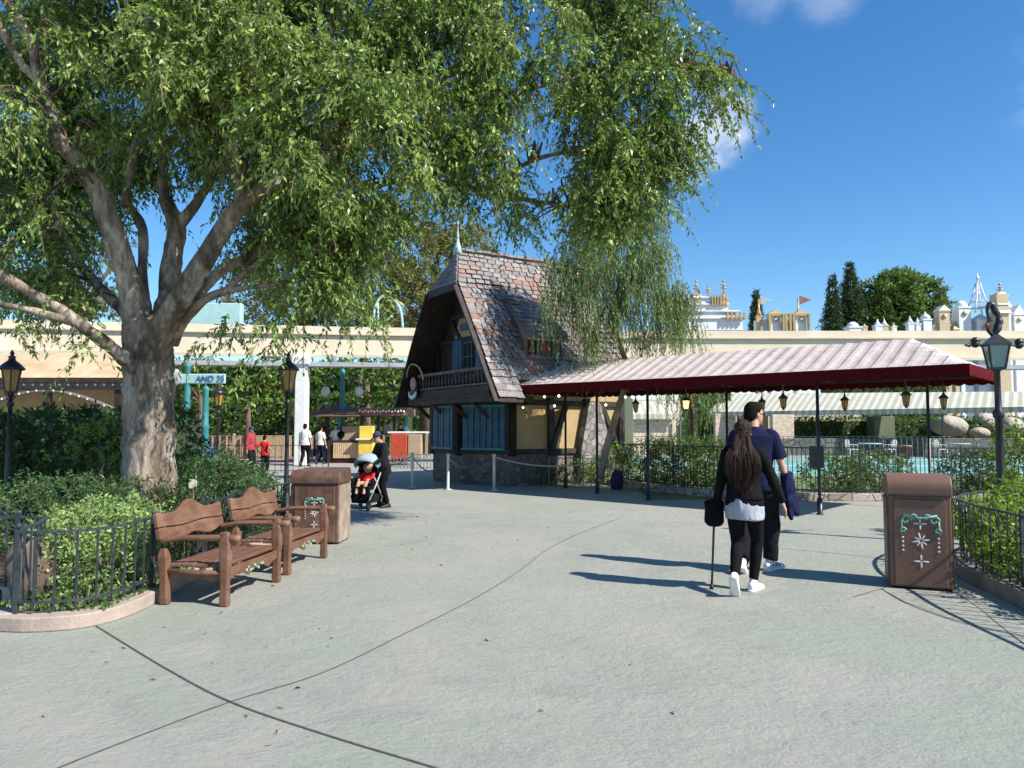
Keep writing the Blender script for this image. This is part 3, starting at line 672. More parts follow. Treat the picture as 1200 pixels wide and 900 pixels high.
# ------------------------------------------------------------------ benches
def bench(label, loc, rz):
    r = thing('park_bench', label, 'bench', loc, rz, 'rustic wooden benches by the left planter')
    def leg(x, y, h, lean=0):
        b = MB(); pr = [(.042, 0), (.044, .05), (.039, .2), (.05, .42), (.05, h * .85), (.03, h)]
        b.lathe([(a * 1.3, z) for a, z in pr], (0, 0, 0), 4, smooth=False, rz=PI / 4, sx=1, sy=.9); b.v = [(v[0] + x + lean * v[2], v[1] + y, v[2]) for v in b.v]; b.build('leg', m_bench, r, local=True, bevel=.012)
    for s in (-1, 1): leg(.57, s * .52, .66); leg(.0, s * .52, .5, -.05)
    st = MB()
    for k in range(4): st.box((.06 + k * .137, 0, .345 + .006 * (k % 2)), (.127, 1.0, .035), M=Matrix.Rotation(-.02, 3, 'Y'))
    st.build('seat', m_bench, r, local=True, bevel=.008)
    # backrest: two boards, wavy outline
    def board(z0f, z1f, nm='backrest_board'):
        N = 24; poly = []
        for i in range(N + 1):
            y = -.56 + 1.12 * i / N; poly.append((y, z1f(y)))
        for i in range(N + 1):
            y = .56 - 1.12 * i / N; poly.append((y, z0f(y)))
        b = MB(); Rz = Matrix(((0, -1, 0), (1, 0, 0), (0, 0, 1))); R = Matrix.Rotation(-.2, 3, 'Y') @ Rz
        b.prism(poly, -.022, .022, M=R, o=(.06, 0, 0)); b.build(nm, m_bench, r, local=True, bevel=.008)
    top = lambda y: .80 + .085 * max(0, math.cos(y * 3.1)) ** 2 + .03 * math.cos(y * 13) * (1 - abs(y)) + (.02 if abs(y) > .5 else 0)
    mid = lambda y: .685 + .008 * math.sin(y * 9)
    low = lambda y: .545 + .045 * math.cos(y * 5.6) ** 2
    board(lambda y: mid(y) + .006, top); board(low, lambda y: mid(y) - .004)
    for s in (-1, 1):
        b = MB(); p, q = crom([(-.06, s * .52, .56), (.15, s * .525, .595), (.4, s * .52, .6), (.7, s * .515, .6)], [.026, .024, .03, .034], 5); b.tube(p, q, 10); b.build('armrest', m_bench, r, local=True)
        a = MB(); a.tube([(.0, s * .52, .3), (.3, s * .52, .285), (.57, s * .52, .3)], [.024, .028, .024], 8)
        poly = [(.03, .31)] + [(.03 + .52 * i / 12, .2 + .04 * abs(math.sin(i / 12 * PI * 2.5))) for i in range(13)] + [(.55, .31)]
        a.prism(poly, s * .5 - .012, s * .5 + .012); a.build('side_rail', m_bench, r, local=True)
    ap = [(-.5, .33)] + [(-.5 + i / 20, .2 + .055 * abs(math.sin(i / 20 * PI * 2.5)) + (.0 if 4 < i < 16 else -.0)) for i in range(21)] + [(.5, .33)]
    Rz = Matrix(((0, -1, 0), (1, 0, 0), (0, 0, 1)))
    b = MB(); b.prism(ap, -.013, .013, M=Rz, o=(.575, 0, 0)); ao = b.build('apron', m_bench, r, local=True, bevel=.004)
    e = MB()
    for k in range(9):
        y = -.16 + .04 * k; e.ball((.592, y, .255 + .02 * math.sin(k * 1.9)), .021, 8, mi=k % 2, sx=.22, sz=.7)
    e.build('painted_flowers', [m_emblemg, m_emblemt], ao, local=True)
    return r
bench('nearer reddish brown rustic bench, closest to the camera in front of the left planter', (-3.06, 7.31, 0), -.13)
bench('farther rustic wooden bench, between the nearer bench and the brown litter bins', (-2.93, 8.72, 0), -.13)
# ------------------------------------------------------------------ litter bins
def emblem(par, w, z, y, s=1.0):
    e = MB()
    for k in range(8):
        a = PI / 4 * k + .2; L = .075 * s if k % 2 == 0 else .06 * s
        c = Vector((math.cos(a) * L * .62, y, z + math.sin(a) * L * .62)); R = Matrix.Rotation(-a, 3, 'Y')
        e.ball(c, L * .5, 8, sx=1, sy=.08, sz=.26, M=R)
    for dz, L in ((.17, .055), (-.2, .06)):
        [e.ball((math.cos(q) * L * .6 * s, y, z + dz * s + math.sin(q) * L * .6 * s), L * .55 * s, 8, sx=1, sy=.08, sz=.3, M=Matrix.Rotation(-q, 3, 'Y')) for q in (0, PI / 2, PI, -PI / 2)]
    for sx in (-1, 1):
        for k in range(4): e.ball((sx * .155 * s, y, z + (.03 - k * .042) * s), .011 * s, 8, sy=.3)
    e.build('emblem', m_emblemw, par, local=True)
    t = MB()
    for sx in (-1, 1):
        for (cx, cz, R) in ((.125, .2, .045), (.06, .23, .03), (.15, .1, .028)):
            pts = [(sx * cx * s + math.cos(q) * R * s * (1 - q / 9), y, z + cz * s + math.sin(q) * R * s * (1 - q / 9)) for q in np.linspace(0, 6.5, 14)]
            t.tube(pts, .012 * s, 5)
        t.tube([(sx * .16 * s, y, z + .2 * s), (sx * .165 * s, y, z + .06 * s)], .011 * s, 5)
    t.tube([(-.15 * s, y, z + .25 * s), (0, y, z + .22 * s), (.15 * s, y, z + .25 * s)], .013 * s, 5)
    t.build('painted_scroll', m_emblemt, par, local=True)
def bin_(label, loc, rz, w, d, h, mb, ms, s):
    r = thing('litter_bin', label, 'litter bin', loc, rz, 'brown litter bins')
    hb = h * .82; b = MB(); b.box((0, 0, hb / 2 + .01), (w, d, hb - .02)); b.build('body', [mb], r, local=True, bevel=.012)
    b = MB(); b.box((0, -d / 2 - .006, hb * .5), (w * .84, .024, hb * .92)); dd = b.build('door', mb, r, local=True, bevel=.006)
    emblem(dd, w, hb * .52, -d / 2 - .021, s)
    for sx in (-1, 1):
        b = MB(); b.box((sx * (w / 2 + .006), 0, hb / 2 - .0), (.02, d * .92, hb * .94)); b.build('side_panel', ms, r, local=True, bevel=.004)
    # hood with rounded front
    N = 9; poly = [(-d / 2 - .02, hb - .0)] + [(-d / 2 - .02 + .13 * (1 - math.cos(a)), hb + (h - hb) * .35 + (h - hb) * .65 * math.sin(a)) for a in np.linspace(0, PI / 2, N)]
    poly += [(d / 2 + .02 - .10 * (1 - math.sin(a)), hb + (h - hb) * .4 + (h - hb) * .6 * math.cos(a) * 1.0) for a in np.linspace(0.2, PI / 2, N)] + [(d / 2 + .02, hb)]
    Rz = Matrix(((0, 1, 0), (1, 0, 0), (0, 0, 1)))
    b = MB(); b.prism(poly, -w / 2 - .012, w / 2 + .012, M=Rz); b.build('hood', mb, r, local=True, bevel=.01)
    f = MB(); f.box((w * .0, -d / 2 - .045 + .02, hb + .005), (w * .9, .02, .014)); f.build('flap_edge', m_black, r, local=True)
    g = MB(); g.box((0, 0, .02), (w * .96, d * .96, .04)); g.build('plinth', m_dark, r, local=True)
    return r
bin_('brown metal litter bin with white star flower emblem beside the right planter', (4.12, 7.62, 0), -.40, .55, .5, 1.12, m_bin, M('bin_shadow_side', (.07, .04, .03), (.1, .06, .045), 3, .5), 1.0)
bin_('weathered reddish litter bin with star emblem at the far end of the benches', (-2.68, 10.5, 0), -.06, .66, .56, 1.0, m_binl, m_binside, .8)
bin_('second weathered litter bin half hidden behind the one at the end of the benches', (-2.86, 11.5, 0), -.06, .6, .52, .97, m_binl, m_binside, .8)
# ------------------------------------------------------------------ lamps
def lantern(par, c, s, glass, hang=False, nm=''):
    x, y, z = c; q = MB(); n = 6
    q.lathe([(.075 * s, 0), (.125 * s, .3 * s)], (x, y, z), n, smooth=False); q.build('lamp_glass', glass, par)
    f = MB()
    for k in range(n):
        a = 2 * PI * k / n; f.beam((x + .077 * s * math.cos(a), y + .077 * s * math.sin(a), z), (x + .128 * s * math.cos(a), y + .128 * s * math.sin(a), z + .3 * s), .014 * s, .014 * s)
    f.lathe([(.085 * s, -.03 * s), (.085 * s, .0)], (x, y, z), n, smooth=False)
    f.lathe([(.16 * s, .295 * s), (.165 * s, .32 * s), (.11 * s, .38 * s), (.05 * s, .43 * s), (.04 * s, .47 * s), (.06 * s, .48 * s), (.02 * s, .5 * s), (.03 * s, .53 * s), (.006 * s, .58 * s)], (x, y, z), 12)
    f.lathe([(.03 * s, -.09 * s), (.05 * s, -.05 * s), (.04 * s, -.03 * s)], (x, y, z), 8)
    f.build('lantern_frame', m_black, par)
def street_lamp(label, px, Y, zl, s=1.0, glass=m_amber, r0=.035, zb=0.1, group='black post lamps with amber lanterns'):
    X = (px - 600) / F * Y; r = thing('street_lamp', label, 'street lamp', (X, Y, zb), 0, group)
    b = MB(); b.lathe([(.12, zb), (.12, zb + .06), (.075, zb + .12), (.07, zb + .45), (.05, zb + .5), (.042, zb + .55), (.055, zb + .6), (r0, zb + .66), (r0 * .8, zl - .22), (r0 * 1.4, zl - .2), (r0 * 1.4, zl - .17), (r0 * .6, zl - .14), (.02, zl - .08)], (X, Y, 0), 12)
    b.build('post', m_black, r)
    for k in range(4):
        a = PI / 2 * k + .5; q = MB(); q.tube([(X + .02 * math.cos(a), Y + .02 * math.sin(a), zl - .14), (X + .06 * math.cos(a), Y + .06 * math.sin(a), zl - .06), (X + .07 * math.cos(a), Y + .07 * math.sin(a), zl)], .007, 5); q.build('bracket', m_black, r)
    lantern(r, (X, Y, zl), s, glass); return r
street_lamp('black post lamp with amber lantern standing between the benches and the white column', 337, 11.2, 2.15, 1.0)
street_lamp('black post lamp with amber lantern at the far left edge of the view', 12, 10.4, 2.10, 1.0)
street_lamp('smaller looking distant black lamp with amber lantern right of the big trunk', 256, 19, 2.15, 1.0, zb=0)
# big right lamp
X, Y = 6.55, 10.0
RL = thing('street_lamp', 'tall thick black lamp post with milky square lantern and curled ornament at the right planter', 'street lamp', (X, Y, .1))
b = MB(); b.lathe([(.12, .1), (.12, .3), (.085, .38), (.075, .7), (.095, .78), (.062, .84), (.05, .9), (.047, 1.7), (.07, 1.74), (.07, 1.8), (.042, 1.84), (.038, 2.34), (.08, 2.38)], (X, Y, 0), 14); b.build('post', m_black, RL)
b = MB(); b.lathe([(.11, 2.4), (.175, 2.69)], (X, Y, 0), 4, smooth=False, rz=.5); b.build('lamp_glass', m_glass_teal, RL)
b = MB()
for k in range(4):
    a = PI / 2 * k + .5; b.beam((X + .112 * math.cos(a), Y + .112 * math.sin(a), 2.38), (X + .178 * math.cos(a), Y + .178 * math.sin(a), 2.7), .02, .02)
b.lathe([(.12, 2.37), (.12, 2.4)], (X, Y, 0), 4, smooth=False, rz=.5)
b.lathe([(.21, 2.69), (.2, 2.72), (.07, 2.82), (.03, 2.86)], (X, Y, 0), 4, smooth=False, rz=.5); b.build('lantern_frame', m_black, RL)
b = MB(); b.tube([(X - .42, Y - .1, 2.69), (X + .75, Y + .15, 2.71)], .014, 8)
for xx, yy in ((-.33, -.08), (.36, .07)):
    b.ball((X + xx, Y + yy, 2.71), .055, 10); b.lathe([(.05, 0), (.06, .03), (.02, .07)], (X + xx, Y + yy, 2.73), 10)
b.tube([(X - .42, Y - .1, 2.69), (X - .5, Y - .12, 2.685)], [.03, .008], 8); b.build('crossbar', m_black, RL)
b = MB(); p, q = crom([(X - .02, Y, 2.84), (X + .04, Y, 2.95), (X + .05, Y, 3.08), (X, Y, 3.2), (X - .06, Y, 3.27), (X - .1, Y, 3.18), (X - .085, Y, 3.08), (X - .045, Y, 3.03)], [.042, .048, .044, .04, .032, .024, .02, .016], 5); b.tube(p, q, 10, nz=.5, nf=9)
p, q = crom([(X - .04, Y, 2.84), (X - .1, Y, 2.92), (X - .09, Y, 3.02), (X - .06, Y, 3.1)], [.03, .028, .022, .012], 5); b.tube(p, q, 8)
b.build('curled_ornament', m_black, RL)
b = MB(); b.ball((X - .11, Y, 2.97), .03, 8, sz=1.4); b.build('red_detail', m_redtop, RL)
# ------------------------------------------------------------------ white column, beam
BM = [(-60, 28.6, 375), (0, 29.2, 378), (200, 30.2, 381), (393, 31.2, 383.5), (600, 32.2, 386), (800, 32.6, 388), (1000, 32.6, 388), (1250, 32.6, 388), (1700, 32.6, 388)]
R = thing('monorail_beam', 'long cream concrete elevated beam crossing the whole background', 'elevated track', (0, 31, 0))
BP = [Vector(((x - 600) / F * Y, Y, 5.82)) for x, Y, _ in BM]
def sweep(name, prof, mat, par, P=BP):
    vs = []; n = len(prof)
    for i, p in enumerate(P):
        t = (P[min(i + 1, len(P) - 1)] - P[max(i - 1, 0)]).normalized(); nn = Vector((-t.y, t.x, 0))
        for o, z in prof: vs.append((p.x + nn.x * o, p.y + nn.y * o, z))
    fs = [(i * n + k, (i + 1) * n + k, (i + 1) * n + (k + 1) % n, i * n + (k + 1) % n) for i in range(len(P) - 1) for k in range(n)] + [tuple(range(n)), tuple(range((len(P) - 1) * n, len(P) * n))]
    b = MB(); b.add(vs, fs); return b.build(name, mat, par)
BP = crom(BP, None, 4)
sweep('beam', [(0, 4.62), (0, 5.5), (-.06, 5.52), (-.06, 5.82), (1.0, 5.82), (1.0, 4.62)], m_cream, R)
sweep('trim', [(-.13, 5.46), (-.13, 5.52), (-.05, 5.52), (-.05, 5.46)], m_cream2, R)
sweep('lower_trim', [(-.08, 4.52), (-.08, 4.64), (.0, 4.64), (.0, 4.52)], m_cream2, R)
sweep('walkway_rail', [(-.25, 4.12), (-.25, 4.3), (.5, 4.3), (.5, 4.12)], m_greymetal, R)
b = MB()
for i in range(0, len(BP)):
    p = BP[i]; b.box((p.x, p.y - .1, 4.41), (.1, .1, .3))
b.build('hangers', m_greymetal, R)
X = (349 - 600) / F * 30.4
b = MB(); b.box((X, 31.0, 2.3), (.45, .6, 4.6)); b.box((X, 31.0, 4.35), (.7, .8, .35)); cr = tag(b.build('support_column', m_white, bevel=.03), 'plain white column holding up the cream beam behind the amber post lamp', 'column')
# ------------------------------------------------------------------ cottage
HA = math.radians(32)
H = thing('cottage', 'storybook cottage with steep patchwork shingle roof, dark gable balcony and blue shutters', 'cottage', (-1.9, 20.3, 0), HA)
HM = WM[H.name]
def shmat():
    m, nt, b, o = nodes('patchwork_shingles'); g = nt.nodes.new('ShaderNodeNewGeometry')
    c = ramp(nt, [(0, (.25, .125, .09)), (.16, (.3, .175, .13)), (.3, (.19, .18, .175)), (.45, (.29, .275, .265)), (.62, (.2, .185, .18)), (.75, (.3, .22, .185)), (.88, (.16, .155, .155)), (1, (.35, .325, .305))], g.outputs['Random Per Island'])
    v = coord(nt); n = tex(nt, 'Noise', v, 16, Detail=7); n2 = tex(nt, 'Noise', v, 2, Detail=4)
    c = mix(nt, .75, c, mix(nt, 1., c, ramp(nt, [(.3, (.55, .55, .55)), (.7, (1.3, 1.3, 1.3))], n.outputs['Fac']), 'MULTIPLY'))
    c = mix(nt, ramp(nt, [(.52, (0, 0, 0)), (.7, (.5, .5, .5))], n2.outputs['Fac']), c, (.26, .25, .23))
    nt.links.new(c, b.inputs['Base Color']); b.inputs['Roughness'].default_value = .8; bump(nt, b, n.outputs['Fac'], .5, .02); return m
m_sh = shmat()
def shingles(b, p0, p1, p2, p3, rows, tw, th=.022, lift=.035):
    p0, p1, p2, p3 = map(Vector, (p0, p1, p2, p3)); n = (p1 - p0).cross(p3 - p0).normalized()
    for r in range(rows):
        v0 = r / rows; v1 = min(1, (r + 1.25) / rows)
        a0 = p0.lerp(p3, v0); a1 = p1.lerp(p2, v0); c0 = p0.lerp(p3, v1); c1 = p1.lerp(p2, v1)
        k = max(1, round((a1 - a0).length / tw)); e = [0] + [min(1, max(0, (i + RN.uniform(-.18, .18) + (.5 if r % 2 else 0)) / k)) for i in range(1, k)] + [1]
        for i in range(k):
            u0, u1 = e[i] + .004, e[i + 1] - .004
            if u1 - u0 < .01: continue
            lf = lift * RN.uniform(.7, 1.5); dd = (p0 - p3).normalized() * RN.uniform(0, .03); dd = dd + n * .05 * noise.noise(a0.lerp(a1, u0) * .9)
            A = a0.lerp(a1, u0) + n * lf + dd; B_ = a0.lerp(a1, u1) + n * lf + dd; C_ = c0.lerp(c1, u1) + n * .004; D_ = c0.lerp(c1, u0) + n * .004
            b.add([A, B_, C_, D_, A - n * th, B_ - n * th, C_ - n * .02, D_ - n * .02], [(0, 1, 2, 3), (4, 7, 6, 5), (0, 4, 5, 1), (1, 5, 6, 2), (3, 2, 6, 7), (0, 3, 7, 4)])
PR = [(0, 6.5), (.85, 5.45), (1.8, 4.1), (2.3, 3.35), (3.0, 2.3)]
LEN = 4.75
def P3(k, t, z): return (k, -t, z)
sh = MB(); rows = [7, 9, 5, 6]
for s in (1, -1):
    for i in range(4):
        (t0, z0), (t1, z1) = PR[i], PR[i + 1]
        k0a, k0b = (.45, 0) if i == 0 else (0, 0)
        ke = LEN if (i < 3 or s == -1) else .72
        A, B_, C_, D_ = P3(k0b, s * t1, z1), P3(ke, s * t1, z1), P3(ke, s * t0, z0), P3(k0a, s * t0, z0)
        if s == 1: shingles(sh, A, B_, C_, D_, rows[i], .27)
        else: shingles(sh, B_, A, D_, C_, rows[i], .27)
        if i == 3 and s == 1: shingles(sh, P3(ke, 2.68, 2.78), P3(2.6, 2.68, 2.78), P3(2.6, 2.3, 3.35), P3(ke, 2.3, 3.35), 4, .27)
shingles(sh, P3(-.02, -.87, 5.43), P3(-.02, .87, 5.43), P3(.45, .03, 6.5), P3(.45, -.03, 6.5), 7, .27)
rf = sh.build('roof', m_sh, H, local=True, fixn=False)
# deck below shingles
dk = MB()
for s in (1, -1):
    for i in range(4):
        (t0, z0), (t1, z1) = PR[i], PR[i + 1]; ke = LEN if (i < 3 or s == -1) else .71
        k0a = .47 if i == 0 else .01
        q = [P3(.01, s * t1, z1 - .01), P3(ke, s * t1, z1 - .01), P3(ke, s * t0, z0 - .01), P3(k0a, s * t0, z0 - .01)]
        q2 = [(x, y, z - .1) for x, y, z in q]; dk.add(q + q2, [(0, 1, 2, 3), (7, 6, 5, 4), (0, 4, 5, 1), (1, 5, 6, 2), (2, 6, 7, 3), (3, 7, 4, 0)])
dk.add([P3(0, -.85, 5.42), P3(0, .85, 5.42), P3(.45, 0, 6.46), P3(0.1, -.85, 5.35), P3(0.1, .85, 5.35)], [(0, 1, 2), (0, 3, 4, 1)])
dk.build('roof_deck', m_timber, rf, local=True)
b = MB()
for s in (1, -1):
    for i in range(1, 4):
        (t0, z0), (t1, z1) = PR[i], PR[i + 1]; b.beam(P3(-.03, s * t0, z0 - .1), P3(-.03, s * t1, z1 - .1), .05, .2, up=(1, 0, 0))
b.beam(P3(-.04, -.88, 5.34), P3(-.04, .88, 5.34), .05, .2); b.build('bargeboard', m_timber, rf, local=True)
b = MB()
for k in range(16): b.box((.5 + k * .28, 0, 6.56 + RN.uniform(-.01, .01)), (.26, .2, .06), M=Matrix.Rotation(RN.uniform(-.03, .03), 3, 'Y'))
b.build('ridge_tiles', m_sh, rf, local=True)
b = MB(); b.lathe([(.14, 6.42), (.1, 6.6), (.05, 6.75), (.03, 6.9), (.05, 6.93), (.02, 6.98), (.012, 7.25), (.03, 7.28), (.004, 7.4)], (.45, 0, 0), 10); b.build('finial', m_teal_l, rf, local=True)
# upper gable wall (recessed)
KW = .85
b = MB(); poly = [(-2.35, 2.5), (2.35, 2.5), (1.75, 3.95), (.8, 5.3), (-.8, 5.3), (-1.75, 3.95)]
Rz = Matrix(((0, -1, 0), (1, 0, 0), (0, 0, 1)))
b.prism(poly, 0, .15, M=Rz, o=(KW + .15, 0, 0)); b.build('gable_wall_painted_shade', m_timber, H, local=True)  # plaster wall in the dark timber colour, standing in for shade under the roof
b = MB(); b.prism([(-.95, 4.12), (.9, 4.12), (.6, 4.72), (-.6, 4.72)], 0, .02, M=Rz, o=(KW - .004, 0, 0)); b.prism([(-1.3, 3.0), (-1.85, 3.0), (-1.8, 3.9), (-1.3, 3.95)], 0, .02, M=Rz, o=(KW - .004, 0, 0)); b.build('plaster_panel', m_yellow, H, local=True)
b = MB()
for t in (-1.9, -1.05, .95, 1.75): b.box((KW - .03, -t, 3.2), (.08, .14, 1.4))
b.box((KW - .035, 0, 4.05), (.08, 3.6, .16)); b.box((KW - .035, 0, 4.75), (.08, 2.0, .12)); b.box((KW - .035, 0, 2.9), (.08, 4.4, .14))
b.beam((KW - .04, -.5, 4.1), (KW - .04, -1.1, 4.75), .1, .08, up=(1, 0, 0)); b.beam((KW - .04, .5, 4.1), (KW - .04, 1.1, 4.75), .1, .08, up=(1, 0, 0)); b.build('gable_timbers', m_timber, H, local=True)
w = MB(); w.box((KW - .02, -.15, 3.55), (.1, 2.2, 1.15)); wf = w.build('gable_window', m_blue2, H, local=True)
w = MB(); w.box((KW - .075, -.05, 3.5), (.03, .72, .86)); w.build('pane', m_dark, wf, local=True)
w = MB()
for y in (-1.05, -.85, -.65, .45, .65, .82): w.box((KW - .09, y - .05, 3.55), (.03, .17, 1.05))
for y in (-.3, -.05, .2): w.box((KW - .1, y, 3.5), (.03, .035, .88))
w.box((KW - .1, -.05, 3.55), (.03, .75, .035)); w.build('shutter', m_blue, wf, local=True)
w = MB(); w.box((KW - .06, -.05, 4.42), (.08, .9, .18)); w.build('panel', m_blue, wf, local=True)
# balcony
BK = MB(); BK.box((.72, 0, 2.3), (1.25, 5.0, .14)); BK.box((.13, 0, 2.5), (.08, 4.7, .28)); BK.box((.11, 0, 2.40), (.1, 4.86, .08)); bal = BK.build('balcony', m_timber, H, local=True, bevel=.01)
b = MB(); b.box((.12, -.3, 3.08), (.14, 4.1, .08)); b.box((.12, -.3, 2.68), (.12, 4.1, .05)); b.build('handrail', m_baluster, bal, local=True, bevel=.01)
proto = None
for i in range(20):
    y = -2.2 + i * .205
    if proto is None:
        b = MB(); b.lathe([(.028, 0), (.028, .03), (.018, .05), (.04, .13), (.03, .2), (.016, .26), (.028, .31), (.028, .345)], (0, 0, 0), 8); me = b.mesh('baluster', m_baluster)
        proto = True
    o = bpy.data.objects.new('baluster', me); COL.objects.link(o); o.parent = bal; o.location = (.12, y, 2.7); WM[o.name] = HM
for s in (-1, 1):
    for t in (.7, 1.6, 2.3): b = MB()
for t in (-2.2, -1.1, 0.1, 1.3): b = MB(); b.tube([(.7, -t, 1.85), (.45, -t, 2.05), (.2, -t, 2.25)], [.05, .06, .05], 6); b.build('bracket', m_timber, bal, local=True)
# plaque
b = MB(); b.lathe([(.3, -.02), (.3, .02)], (0, 0, 0), 24, sx=1, sy=.8); Rp = Matrix.Rotation(PI / 2, 3, 'Y'); b.v = [tuple(Rp @ Vector(v) + Vector((.0, 1.85, 2.72))) for v in b.v]
pq = b.build('plaque', m_timber, H, local=True)
b = MB(); pts = [(-.06, 1.85 + .24 * math.cos(a), 2.66 + .2 * math.sin(a)) for a in np.linspace(PI + .1, 2 * PI - .1, 14)]; b.tube(pts, [.02 + .045 * math.sin(i / 13 * PI) for i in range(14)], 8); b.build('crescent', m_whites, pq, local=True)
b = MB(); b.ball((-.04, 1.85, 2.86), .2, 12, sx=.25, sz=1.0); b.ball((-.06, 1.85, 2.62), .05, 8); b.build('rosette', M('faded_pink', (.42, .28, .2), (.3, .2, .15), 6, .7), pq, local=True)
b = MB(); p, q = crom([(.05, 1.3, 2.95), (.0, 1.5, 3.3), (-.05, 1.9, 3.45), (-.05, 2.2, 3.3), (-.05, 2.3, 3.05)], [.035, .03, .025, .025, .015], 5); b.tube(p, q, 8, nz=.3, nf=6); b.build('scroll_bracket', m_tan, pq, local=True)
# lower storey
FP = [(.6, 1.8), (.6, .2), (1.5, -1.2), (5.3, -1.2), (5.3, 2.2), (1.0, 2.2)]   # (k, y)
b = MB(); b.slab([(x, y) for x, y in FP], .0, .86); sb = b.build('stone_base', m_stone, H, local=True)
b = MB(); c0 = Vector((3, .3)); b.slab([((Vector(p) - c0) * .975 + c0) for p in FP], .86, 2.45); b.build('lower_wall', m_yellow, H, local=True)
b = MB(); b.slab([((Vector(p) - c0) * .97 + c0) for p in FP[2:5]] + [(1.6, 2.1), (1.6, -1.1)], 2.45, 4.6); b.build('upper_wall', m_yellow, H, local=True)
b = MB()
def edge(i, j, u): return Vector(FP[i]).lerp(Vector(FP[j]), u)
for (i, j, us) in ((0, 1, (0, 1)), (1, 2, (0.0, 1)), (2, 3, (0, .33, .66, 1))):
    for u in us: p = edge(i, j, u); b.box((p.x, p.y, 1.6), (.17, .17, 1.6))
for i, j in ((0, 1), (1, 2), (2, 3)):
    for z in (.92, 2.26): p, q = FP[i], FP[j]; b.beam((p[0], p[1], z), (q[0], q[1], z), .13, .14)
y = -1.26
b.beam((2.75, y, .95), (3.3, y, 2.3), .13, .1, up=(0, 1, 0)); b.beam((4.5, y, 2.3), (5.15, y, .95), .13, .1, up=(0, 1, 0)); b.beam((5.25, y, 2.3), (5.2, y, .95), .1, .1, up=(0, 1, 0))
b.build('wall_timbers', m_timber, H, local=True)
b = MB(); b.prism([(3.6, 0), (4.9, 0), (4.75, .9), (4.35, 2.3), (3.95, 2.3), (3.65, .9)], -.14, .1, o=(0, -1.3, 0)); b.build('stone_buttress', m_stone2, H, local=True)
def planks(i, j, u0, u1):
    a = edge(i, j, u0); c = edge(i, j, u1); d = (c - a); L = d.length; d.normalize(); n = Vector((d.y, -d.x))
    if n.x > .3: n = -n
    if i == 1: n = Vector((-abs(d.y), -abs(d.x)))
    if i == 0: n = Vector((-1, 0))
    b = MB(); mid = (a + c) / 2 + n * .03; R = math.atan2(d.y, d.x)
    b.box((mid.x, mid.y, 1.58), (L, .08, 1.22), rz=R); wf = b.build('shutter_window', m_blue2, H, local=True)
    nb = max(3, int(L / .17)); q = MB()
    for k in range(nb):
        p = a + d * (L * (k + .5) / nb) + n * (.085 + .012 * (k % 2)); q.box((p.x, p.y, 1.58), (L / nb * .8, .03, 1.16), rz=R)
    q.build('shutter', m_blue, wf, local=True)
    q = MB()
    for z in (.99, 2.17): p = mid + n * .075; q.box((p.x, p.y, z), (L, .07, .06), rz=R)
    q.build('frame', m_teal, wf, local=True)
planks(0, 1, .1, .9); planks(1, 2, .1, .9)
# dormer
b = MB(); kd0, kd1 = 1.33, 2.38
b.add([P3(kd0, 2.2, 3.42), P3(kd0, 2.2, 4.02), P3(kd0, 1.1, 5.0), P3(kd1, 2.2, 3.42), P3(kd1, 2.2, 4.02), P3(kd1, 1.1, 5.0)], [(0, 1, 2), (3, 5, 4), (0, 3, 4, 1), (1, 4, 5, 2), (2, 5, 3, 0)])
do = b.build('dormer', m_yellow, H, local=True)
b = MB(); shingles(b, P3(kd0 - .14, 2.45, 3.93), P3(kd1 + .12, 2.45, 3.93), P3(kd1 + .05, .95, 5.28), P3(kd0 - .05, .95, 5.28), 10, .25)
b.add([P3(kd0 - .13, 2.44, 3.9), P3(kd1 + .11, 2.44, 3.9), P3(kd1 + .05, .95, 5.25), P3(kd0 - .05, .95, 5.25), P3(kd0 - .13, 2.44, 3.82), P3(kd1 + .11, 2.44, 3.82), P3(kd1 + .05, .95, 5.17), P3(kd0 - .05, .95, 5.17)], [(0, 1, 2, 3), (7, 6, 5, 4), (0, 4, 5, 1), (1, 5, 6, 2), (0, 3, 7, 4)])
b.build('dormer_roof', m_sh, do, local=True, fixn=False)
b = MB()
for k in (kd0 + .04, kd0 + .26, kd1 - .26, kd1 - .04): b.box(P3(k, 2.22, 3.68), (.07, .08, .66))
b.beam(P3(kd0 - .01, 2.25, 3.38), P3(kd0 - .01, 1.15, 5.0), .06, .08, up=(1, 0, 0)); b.box(P3((kd0 + kd1) / 2, 2.23, 3.36), (1.1, .1, .07)); b.build('dormer_timbers', m_timber, do, local=True)
b = MB(); km = (kd0 + kd1) / 2
for k in (km - .24, km + .24): b.box(P3(k, 2.27, 3.68), (.07, .05, .62))
for z in (3.4, 3.95): b.box(P3(km, 2.275, z), (.55, .05, .07))
b.build('window_frame', m_teal, do, local=True)
b = MB(); b.box(P3(km, 2.23, 3.68), (.42, .04, .5)); b.build('pane', M('red_curtain', (.35, .06, .03), (.22, .035, .02), 6, .5), do, local=True)
